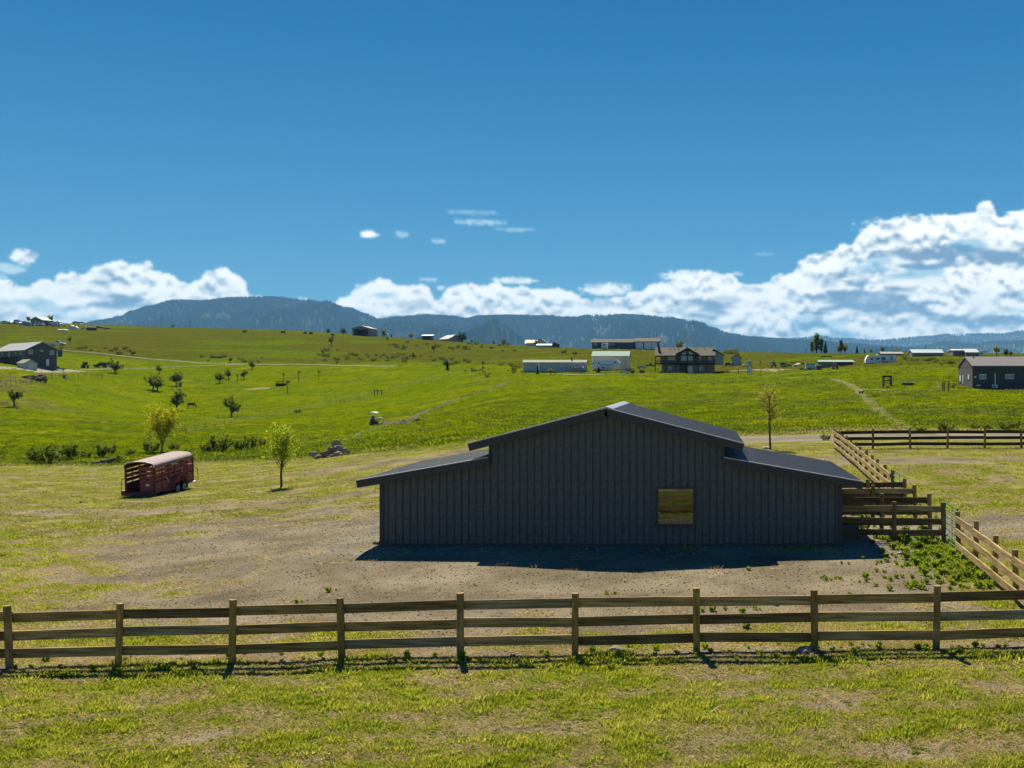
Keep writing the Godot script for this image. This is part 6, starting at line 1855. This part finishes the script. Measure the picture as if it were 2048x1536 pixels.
	for q: Array in [[877, 680.5, 8.0, "white round-topped tank beside the pale barn"], [887, 680.5, 8.0, "second white tank nearest the pale barn"]]:
		o = stand("storage_tank", q[3].replace("nearest", "touching"), "tank", q[0], q[1])
		var tk := MB.new()
		tk.tube([Vector3(0, -0.2, 0), Vector3(0, 4.0 * S, 0), Vector3(0, 6.0 * S, 0), Vector3(0, 6.8 * S, 0)], [4.2 * S, 4.2 * S, 3.0 * S, 0.6 * S], 14)
		piece("shell", tk, white, o)
	o = stand("white_trailer", "small white flat trailer beside the farm shed", "trailer", 838, 677)
	block(o, "body", 832, 673.5, 842, 676.5, 0, -2.5, white)
	part("wheel", wheel_mesh(0.4, 0.25), o, Vector3(0, 0.35, 0.1))
	# --- hilltop metal barn
	o = stand("hill_barn", "brown metal barn with an open front on the skyline", "barn", 722, 671.5)
	var hb := mat("hill_barn_wall", 0.20, 0.175, 0.16, 0.7)
	for q: Array in [[704.5, 708.5], [735.5, 739.5]]: block(o, "front_wall", q[0], 658, q[1], 673, 0, -0.4, hb)
	outline(o, "gable", [704.5, 658.5, 704.5, 657, 722, 652.5, 739.5, 657, 739.5, 658.5], 0, -0.4, hb)
	block(o, "side_wall", 704.5, 657.5, 705.3, 673, -0.4, -20.0, hb)
	block(o, "side_wall", 738.7, 657.5, 739.5, 673, -0.4, -20.0, hb)
	outline(o, "back_wall", [705.3, 673, 705.3, 657.2, 722, 652.8, 738.7, 657.2, 738.7, 673], -19.6, -20.0, hb)
	outline(o, "roof", [703, 657.4, 722, 652.0, 741, 657.4, 741, 656.4, 722, 651, 703, 656.4], 0.4, -20.5, mat("hill_barn_roof", 0.4, 0.38, 0.37, 0.8))
	o = stand("camper_trailer", "white camper beside the hilltop brown barn", "camper", 767, 671)
	campers(o, [760, 670.5, 760, 664, 762, 662.5, 774, 664, 775, 666, 775, 670.5], 3.0, white, [[768, 666.5, 773, 668.5]], [])
	for q: Array in [[488, 662.5, 7], [565, 664, 7], [609, 665.5, 5], [621, 666, 6], [664, 669.5, 6]]:
		o = stand("hay_bale", "dark square stack of old bales on the hill skyline", "bale", q[0], q[1] + 1.8, "dark bales on the skyline")
		block(o, "body", q[0] - q[2] / 2.0, q[1] - 1.6, q[0] + q[2] / 2.0, q[1] + 2.2, 0, -2.0, mat("old_bale", 0.05, 0.042, 0.035, 0.9))
		block(o, "band", q[0] - 0.5, q[1] - 1.7, q[0] + 0.5, q[1] + 2.2, 0.03, 0.0, mat("dark_skirt", 0.05, 0.047, 0.05, 0.7))
	# --- red shed with the teal roof, boat and trailers
	o = stand("long_red_shed", "long low dark red shed with a pale teal roof", "shed", 1640, 737)
	block(o, "wall", 1640, 724, 1708, 738, 0, -5.0, mat("barn_red_dark", 0.11, 0.045, 0.04, 0.8))
	ridge_roof(o, "roof", 1638, 1710, 723.5, 719.2, 0, 5.0, mat("teal_roof", 0.165, 0.27, 0.215, 0.8), 0.3, 0.15, true)
	block(o, "corner_trim", 1706.5, 724, 1708.5, 738, 0.05, -0.1, white)
	block(o, "weathered_front", 1641, 724.5, 1664, 738, 0.05, 0.0, mat("weathered_shed", 0.18, 0.165, 0.14, 0.8))
	o = stand("tall_frame", "open beam frame standing behind the long red shed", "frame", 1658, 729)
	for x: float in [1646.5, 1666.5]: block(o, "post", x, 712, x + 1.3, 730, -6.0, -6.25, mat("pale_lumber", 0.4, 0.3, 0.22, 0.8))
	block(o, "beam", 1646, 711.5, 1668.5, 713.2, -5.9, -6.3, dkw)
	o = stand("box_trailer", "pale teal box on a flat trailer beside the red shed", "trailer", 1621, 740)
	block(o, "box", 1612, 728.5, 1631, 738, 0, -2.2, mat("pale_teal_box", 0.38, 0.52, 0.48, 0.6))
	outline(o, "lid", [1611, 729, 1613, 727, 1630, 727, 1632, 729], 0.1, -2.3, mat("teal_roof", 0.165, 0.27, 0.215, 0.8))
	block(o, "bed", 1598, 737, 1632, 739, 0.1, -2.3, mat("weathered_shed", 0.18, 0.165, 0.14, 0.8))
	for x: float in [1603.0, 1620.0]: part("wheel", wheel_mesh(0.35, 0.25), o, Vector3(lx(x), 0.3, 0.1))
	o = stand("storage_box", "dark box with a white lid beside the pale teal trailer", "box", 1637, 740)
	block(o, "body", 1632.5, 731, 1642.5, 740, 0, -1.6, mat("dark_purple_box", 0.06, 0.045, 0.06, 0.7))
	block(o, "lid", 1632, 729.3, 1643.5, 731, 0.08, -1.7, white)
	o = stand("hay_pile", "pale yellow tarped heap behind the flat trailer", "heap", 1593, 733)
	var hp := MB.new()
	boulder(hp, Vector3(0, 1.2 * S, -1.0), Vector3(6.5 * S, 3.6 * S, 1.5), 3, 2, 0.3)
	piece("heap", hp, mat("pale_tarp", 0.52, 0.45, 0.28, 0.8), o)
	hp = MB.new()
	boulder(hp, Vector3(5 * S, 4.2 * S, -2.4), Vector3(4.5 * S, 2.6 * S, 1.2), 8, 2, 0.3)
	piece("upper_heap", hp, mat("pale_tarp", 0.52, 0.45, 0.28, 0.8), o)
	# --- travel trailer
	o = stand("travel_trailer", "white travel trailer with a dark swoosh parked in the far pasture", "camper", 1730, 728)
	campers(o, [1731, 725.5, 1731.5, 719, 1735, 712, 1737.5, 710.5, 1792, 710, 1792, 726, 1734, 726], 2.5, white, [[1740.5, 715.5, 1746.5, 719.5], [1752, 715, 1759, 719.5], [1763, 714, 1771, 721], [1780, 712.5, 1786, 714.5], [1780, 716.5, 1785.5, 719.5]], [[1758, 722.3, 1775, 723.3], [1772, 721.5, 1791.5, 722.4]])
	block(o, "roof_unit", 1754, 708.5, 1759, 710.2, -0.8, -1.8, white)
	block(o, "hitch", 1728, 724.5, 1732, 726, -1.0, -1.4, door_m)
	for x: float in [1768.0, 1774.0]: part("wheel", wheel_mesh(0.36, 0.25), o, Vector3(lx(x), 0.36, 0.02))
	# --- far sheds on the skyline
	for q: Array in [[1783, 709, 1762, 1808, 707, 703, "grey_low_roof", 0.13, 0.12, 0.115, "long low grey roof behind the travel trailer"], [1855, 710, 1824, 1888, 705, 698, "pale_blue_roof", 0.26, 0.33, 0.36, "long shed with a pale blue roof on the skyline"], [1920, 709, 1905, 1932, 700, 698, "cream_roof", 0.62, 0.57, 0.46, "brown shed with a cream roof beyond the brown house"], [1945, 710, 1931, 1958, 704, 697, "green_grey_roof", 0.34, 0.38, 0.35, "grey-green roofed shed with a pale arch in front"]]:
		o = stand("far_shed", q[10], "shed", q[0], q[1] + 3)
		block(o, "wall", q[2] + 1, q[4], q[3] - 1, q[1] + 3, 0, -8.0, mat("far_wall_%d" % int(q[0]), 0.22, 0.19, 0.165, 0.8))
		ridge_roof(o, "roof", q[2], q[3], q[4] + 0.4, q[5], 0, 8.0, mat(q[6], q[7], q[8], q[9], 0.5), 0.3, 0.3)
	o = stand("camper_trailer", "white fifth-wheel camper beyond the roof of the brown house", "camper", 1960, 713)
	campers(o, [1954, 712, 1954, 704, 1958, 702, 1965, 701, 1977, 701.5, 1978, 704, 1968, 705, 1967, 712], 2.6, white, [[1957, 705.5, 1959, 709.5], [1961.5, 705.5, 1965.5, 708]], [])
	for q: Array in [[1852, 690, 709, "tall thin pole standing before the pale blue roof"], [1612, 697, 706, "short utility pole beside the poplar clump"], [380, 639, 653, "utility pole on the bare hilltop"]]:
		o = stand("utility_pole", q[3], "pole", q[0], q[2])
		block(o, "pole", q[0] - 0.35, q[1], q[0] + 0.35, q[2] + 1, 0, -0.25, mat("dark_pole", 0.05, 0.042, 0.035, 0.9))
		block(o, "crossarm", q[0] - 1.8, q[1] + 1.2, q[0] + 1.8, q[1] + 1.8, 0.05, -0.1, mat("dark_pole", 0.05, 0.042, 0.035, 0.9))
	# --- two-storey house across the valley
	var umber := mat("umber_siding", 0.085, 0.075, 0.068, 0.7)
	o = stand("two_storey_house", "dark brown two-storey house with a bright metal roof", "house", 84, 737, "", 0.80)
	var long := 34.0
	outline(o, "wall", [51, 741, 51, 700, 84, 685.5, 114, 699, 114, 741], 0, -long, umber)
	outline(o, "roof", [48, 702.2, 84, 685.2, 119, 701, 119, 699.4, 84, 683.2, 48, 700.6], 0.5, -long - 0.5, mat("silver_metal_roof", 0.27, 0.28, 0.29, 0.8))
	for q: Array in [[57, 700, 65.5, 708.5], [100, 701, 108.5, 709], [80, 700.5, 86.5, 703]]: window(o, q[0], q[1], q[2], q[3], 0.0, 1)
	door(o, 92.5, 718.5, 98, 731.5, 0.0, white)
	block(o, "belt_board", 50.5, 713.4, 114.3, 714.6, 0.06, 0.0, mat("rust_trim", 0.16, 0.08, 0.06, 0.8))
	var xw := lx(51)
	for q: Array in [[-5.0, 703.0, 708.0, 1.4], [-10.0, 703.0, 708.0, 1.4], [-17.0, 702.5, 715.0, 1.5], [-25.0, 703.0, 710.0, 1.6], [-30.0, 703.0, 710.0, 1.6]]:
		var sw := MB.new()
		sw.box(Vector3(xw - 0.04, (ly(q[1]) + ly(q[2])) / 2, q[0]), Vector3(0.08, ly(q[1]) - ly(q[2]), q[3]))
		var fw := piece("side_window", sw, white, o)
		var pw := MB.new()
		pw.box(Vector3(xw - 0.085, (ly(q[1]) + ly(q[2])) / 2, q[0]), Vector3(0.02, ly(q[1]) - ly(q[2]) - 0.2, q[3] - 0.25))
		piece("pane", pw, mat("house_glass", 0.10, 0.12, 0.13, 0.08, 0.3), fw)
	var sb := MB.new()
	sb.box(Vector3(xw - 0.03, ly(714), -long / 2), Vector3(0.06, 0.2, long))
	piece("side_belt_board", sb, mat("rust_trim", 0.16, 0.08, 0.06, 0.8), o)
	var pr := MB.new()
	pr.box(Vector3(xw - 1.6, ly(715), -long * 0.6), Vector3(3.0, 0.2, long * 0.75))
	piece("side_deck", pr, dkw, o)
	for k in 6:
		var pp := MB.new()
		pp.box(Vector3(xw - 2.9, ly(727), -9.0 - k * 4.6), Vector3(0.2, ly(715) - ly(740), 0.2))
		piece("deck_post", pp, dkw, o)
	o = stand("blue_container", "deep blue container standing at the corner of the two-storey house", "container", 120, 713, "", 0.5)
	block(o, "body", 115.5, 699, 124.5, 714, 0.0, -2.5, mat("container_blue", 0.012, 0.05, 0.14, 0.5))
	for k in 5: block(o, "rib", 116 + k * 2, 699.3, 116.7 + k * 2, 713.8, 0.05, 0.0, mat("container_blue", 0.012, 0.05, 0.14, 0.5))
	o = stand("garden_shed", "cream garden shed with double doors before the two-storey house", "shed", 61, 740, "", 0.92)
	outline(o, "wall", [48.5, 743, 48.5, 727, 61, 720, 74.5, 727, 74.5, 743], 0, -5.0, mat("cream_wall", 0.5, 0.47, 0.38, 0.7))
	outline(o, "roof", [47, 728, 61, 720, 76, 728, 76, 726.4, 61, 718.4, 47, 726.4], 0.3, -5.3, mat("sage_roof", 0.26, 0.265, 0.2, 0.8))
	for x: float in [55.5, 61.2]: door(o, x, 728, x + 5, 740, 0.0, door_m)
	var cw := MB.new()
	cw.box(Vector3(lx(48.5) - 0.03, ly(731.5), -2.5), Vector3(0.06, 0.9, 1.2))
	piece("side_window", cw, white, o)
	park("pickup", "light blue pickup parked beside the two-storey house", 116, 741.5, 29, PI + 0.5, mat("sky_blue_paint", 0.13, 0.27, 0.34, 0.35), "parked_truck", "truck", "cars parked about the yards")
	park("pickup", "white pickup standing on the slope above the two-storey house", 115, 691, 30, 0.05, white, "parked_truck", "truck", "cars parked about the yards")
	park("suv", "dark green car with a rack parked near the round tree", 202, 735, 26, PI, mat("dark_green_paint", 0.025, 0.032, 0.03, 0.35), "parked_car", "car", "cars parked about the yards")
	o = stand("brush_pile", "dark heap of brush and manure before the two-storey house", "heap", 68, 760)
	hp = MB.new()
	boulder(hp, Vector3(0, 0.2, -1.5), Vector3(24 * S, 9.0 * S, 2.0), 5, 3, 0.42)
	piece("heap", hp, grainy(mat("manure", 0.075, 0.052, 0.038, 0.95), 0.5, t_mottle), o)
	hp = MB.new()
	boulder(hp, Vector3(12 * S, 0.1, -0.5), Vector3(12 * S, 6.5 * S, 1.4), 9, 3, 0.42)
	piece("lower_heap", hp, grainy(mat("manure", 0.075, 0.052, 0.038, 0.95), 0.5, t_mottle), o)
	# corral
	o = stand("corral_fence", "pipe corral fence around the yard of the two-storey house", "fence", 90, 757)
	var pipe := mat("corral_pipe", 0.11, 0.095, 0.08, 0.7)
	var cpx := [90, 104, 118, 132, 146, 157, 170, 183, 196, 205]
	for k in cpx.size():
		var p := G(cpx[k], 757.5 - (k % 3) * 0.5) - o.position
		var mb := MB.new()
		mb.tube([p - Vector3(0, 0.2, 0), p + Vector3(0, 1.6, 0)], [0.07, 0.07], 6)
		piece("post", mb, pipe, o)
		if k < cpx.size() - 1:
			var p2 := G(cpx[k + 1], 757.5 - ((k + 1) % 3) * 0.5) - o.position
			for h: float in [0.5, 1.0, 1.5]:
				mb = MB.new()
				mb.tube([p + Vector3(0, h, 0), p2 + Vector3(0, h, 0)], [0.045, 0.045], 5)
				piece("rail", mb, pipe, o)
	o = stand("corral_fence", "thin stake fence along the churned earth yard", "fence", 25, 772)
	for k in 9:
		var p := G(2 + k * 10, 776 - k * 1.2) - o.position
		var mb := MB.new()
		mb.tube([p - Vector3(0, 0.2, 0), p + Vector3(0, 1.7, 0)], [0.05, 0.05], 6)
		piece("post", mb, pipe, o)
		if k < 8:
			var p2 := G(12 + k * 10, 776 - (k + 1) * 1.2) - o.position
			for h: float in [0.6, 1.5]:
				mb = MB.new()
				mb.tube([p + Vector3(0, h, 0), p2 + Vector3(0, h, 0)], [0.03, 0.03], 5)
				piece("wire", mb, pipe, o)
	o = stand("water_trough", "black barrel and white tub inside the pipe corral", "trough", 128, 757)
	var tr := MB.new()
	tr.tube([Vector3(0, -0.1, 0), Vector3(0, 1.1, 0)], [0.4, 0.4], 12)
	piece("barrel", tr, mat("black_paint", 0.02, 0.02, 0.022, 0.35), o)
	tr = MB.new()
	tr.tube([Vector3(1.1, -0.1, 0.3), Vector3(1.1, 0.5, 0.3)], [0.45, 0.5], 12)
	piece("tub", tr, white, o)
	# wire fence down the pasture
	o = stand("wire_fence", "wire fence on thin stakes crossing the green pasture", "fence", 390, 863)
	var path := [[300, 884], [390, 863], [490, 845], [600, 823], [700, 801], [748, 791], [800, 777], [880, 757], [965, 743]]
	var stakes := []
	for k in path.size() - 1:
		for q in 5: stakes.append(G(lerpf(path[k][0], path[k + 1][0], q / 5.0), lerpf(path[k][1], path[k + 1][1], q / 5.0)) - o.position)
	for k in stakes.size():
		var mb := MB.new()
		mb.tube([stakes[k] - Vector3(0, 0.2, 0), stakes[k] + Vector3(0, 1.35, 0)], [0.032, 0.032], 5)
		piece("stake", mb, mat("rusty_stake", 0.09, 0.075, 0.06, 0.8), o)
		if k < stakes.size() - 1:
			mb = MB.new()
			for h: float in [0.35, 0.8, 1.25]: mb.tube([stakes[k] + Vector3(0, h, 0), stakes[k + 1] + Vector3(0, h, 0)], [0.008, 0.008], 4)
			piece("wire", mb, mat("grey_wire", 0.25, 0.25, 0.24, 0.6), o)
	# fallen logs by the bushes
	for q: Array in [[212, 928, 24, 0.22, "thick grey fallen log under the brushy bush"], [196, 926, 10, 0.12, "short pale split log beside the fallen log"], [190, 928, 15, 0.1, "thin grey branch lying by the fallen log"]]:
		o = stand("fallen_log", q[4], "log", q[0], q[1])
		var mb := MB.new()
		var hl: float = q[2] * S / 2.0
		mb.tube([Vector3(-hl, q[3] * 0.8, 0), Vector3(0, q[3] * 1.0, -0.2), Vector3(hl, q[3] * 2.0, -0.6)], [q[3], q[3] * 0.95, q[3] * 0.6], 9)
		piece("log", mb, wood("pale_log", 0.5, 0.42, 0.26, 1) if q[3] == 0.12 else wood("grey_log", 0.26, 0.22, 0.17, 1), o)
	# fallen sticks on the turf
	for q: Array in [[236, 1505, 0.75, 0.4, "long pale dry stick lying on the turf"], [1434, 1424, 0.3, 1.1, "short pale dry stick on the turf"], [1366, 1363, 0.25, 2.2, "thin dry stalk lying near the front fence"]]:
		o = stand("dry_stick", q[4], "stick", q[0], q[1], "", q[3])
		var mb := MB.new()
		mb.tube([Vector3(-q[2], 0.05, 0), Vector3(0, 0.09, 0.02), Vector3(q[2], 0.06, 0)], [0.007, 0.011, 0.006], 5)
		piece("stick", mb, mat("pale_stalk", 0.45, 0.38, 0.22, 0.9), o)
	# --- hilltop junkyard
	o = stand("junkyard_house", "weathered house with a bright roof at the hilltop junkyard", "house", 75, 645)
	outline(o, "wall", [61, 647, 61, 640, 72, 634.5, 84, 640, 84, 647], 0, -14.0, mat("weathered_shed", 0.18, 0.165, 0.14, 0.8))
	outline(o, "roof", [59.5, 641, 72, 634.4, 85.5, 641, 85.5, 640, 72, 633.2, 59.5, 640], 0.6, -14.5, mat("bright_metal_roof", 0.42, 0.41, 0.38, 0.8))
	door(o, 70, 641, 73, 646, 0.0, white)
	window(o, 64, 641.5, 67, 643.5, 0.0, 0)
	var paints := [[mat("junk_white", 0.6, 0.62, 0.62, 0.35), "white"], [mat("junk_blue", 0.12, 0.2, 0.34, 0.35), "blue"], [mat("junk_grey", 0.3, 0.34, 0.36, 0.35), "grey"], [mat("junk_red", 0.2, 0.06, 0.05, 0.4), "red"]]
	var list := [[12, 647, 0], [22, 647.5, 2], [31, 648, 1], [40, 649, 2], [46, 650, 0], [54, 651, 1], [60, 652, 2], [36, 645, 0], [50, 647, 2], [70, 649, 3], [78, 651, 0], [86, 648, 2], [84, 652, 0], [96, 650, 1], [99, 652.5, 3], [107, 650, 0], [113, 653, 2], [121, 651, 1], [125, 652.5, 0], [104, 646, 2], [118, 646.5, 0], [152, 647, 1], [158, 647.5, 2], [163, 647.5, 1], [170, 657.5, 0]]
	for q: Array in list:
		park("suv" if int(q[0]) % 3 == 0 else "car", "%s junked car in the hilltop car yard" % paints[q[2]][1], q[0], q[1], 14.5, rng.randf_range(-0.5, 0.5), paints[q[2]][0], "junked_car", "car", "junked cars on the hilltop")
	o = stand("boat_hull", "pale green covered boat on the hill below the car yard", "boat", 146, 658)
	outline(o, "hull", [136, 652, 140, 650, 154, 655, 155, 657.5, 151, 660, 141, 660], 0, -2.5, mat("pale_boat", 0.5, 0.62, 0.52, 0.5))
	outline(o, "cover", [137, 652, 143, 650.5, 146, 652, 150, 652, 154, 655, 140, 654], -0.3, -2.2, white)
	o = stand("fuel_tank", "dark rusty tank lying on the hill below the car yard", "tank", 183, 661)
	var ft := MB.new()
	ft.tube([Vector3(-9 * S, 3.6 * S, 0), Vector3(-8 * S, 3.6 * S, 0), Vector3(8 * S, 3.4 * S, 0), Vector3(9 * S, 3.4 * S, 0)], [3.0 * S, 3.8 * S, 3.8 * S, 3.0 * S], 12)
	piece("shell", ft, mat("rust_brown", 0.075, 0.035, 0.025, 0.7), o)
	for x: float in [-5.0, 5.0]:
		var lg2 := MB.new()
		lg2.box(Vector3(x * S, 0.1, 0), Vector3(1.2 * S, 1.6 * S, 5 * S))
		piece("cradle", lg2, mat("dark_pole", 0.05, 0.042, 0.035, 0.9), o)
	for q: Array in [[124, 661, 22, "long white sheet of metal lying below the car yard"], [198, 656, 16, "rusty scrap heap beside the dark tank"], [212, 658, 12, "low scrap heap at the end of the car yard"]]:
		o = stand("scrap_heap", q[3], "scrap", q[0], q[1])
		var mb := MB.new()
		boulder(mb, Vector3(0, 0.3, 0), Vector3(q[2] * S / 2.0, 0.9 if q[0] > 150 else 0.5, 1.6), int(q[0]), 2, 0.4)
		piece("heap", mb, white if q[0] < 150 else mat("scrap_rust", 0.14, 0.075, 0.055, 0.8), o)
func _ready() -> void:
	rng.seed = 7
	nA.seed = 1; nA.frequency = 0.03; nA.fractal_octaves = 3
	nB.seed = 2; nB.frequency = 0.35; nB.fractal_octaves = 4
	nC.seed = 3; nC.frequency = 1.6; nC.fractal_octaves = 3
	camera_and_light()
	t_wood = noisetex(4, 0.012, 512, Color(0.52, 0.5, 0.48), Color(1, 1, 1), 5)
	t_grain = noisetex(5, 0.05, 1024, Color(0.55, 0.55, 0.55), Color(1, 1, 1), 5)
	t_mottle = noisetex(6, 0.012, 512, Color(0.72, 0.72, 0.72), Color(1, 1, 1), 6)
	t_clod = noisetex(7, 0.04, 1024, Color(0, 0, 0), Color(1, 1, 1), 4)
	print("sky ", Time.get_ticks_msec())
	ground()
	tracks()
	print("ground ", Time.get_ticks_msec())
	mountains()
	barn()
	fences()
	print("barn ", Time.get_ticks_msec())
	buildings()
	print("buildings ", Time.get_ticks_msec())
	trees()
	rocks()
	print("trees ", Time.get_ticks_msec())
	grass()
	print("grass ", Time.get_ticks_msec())
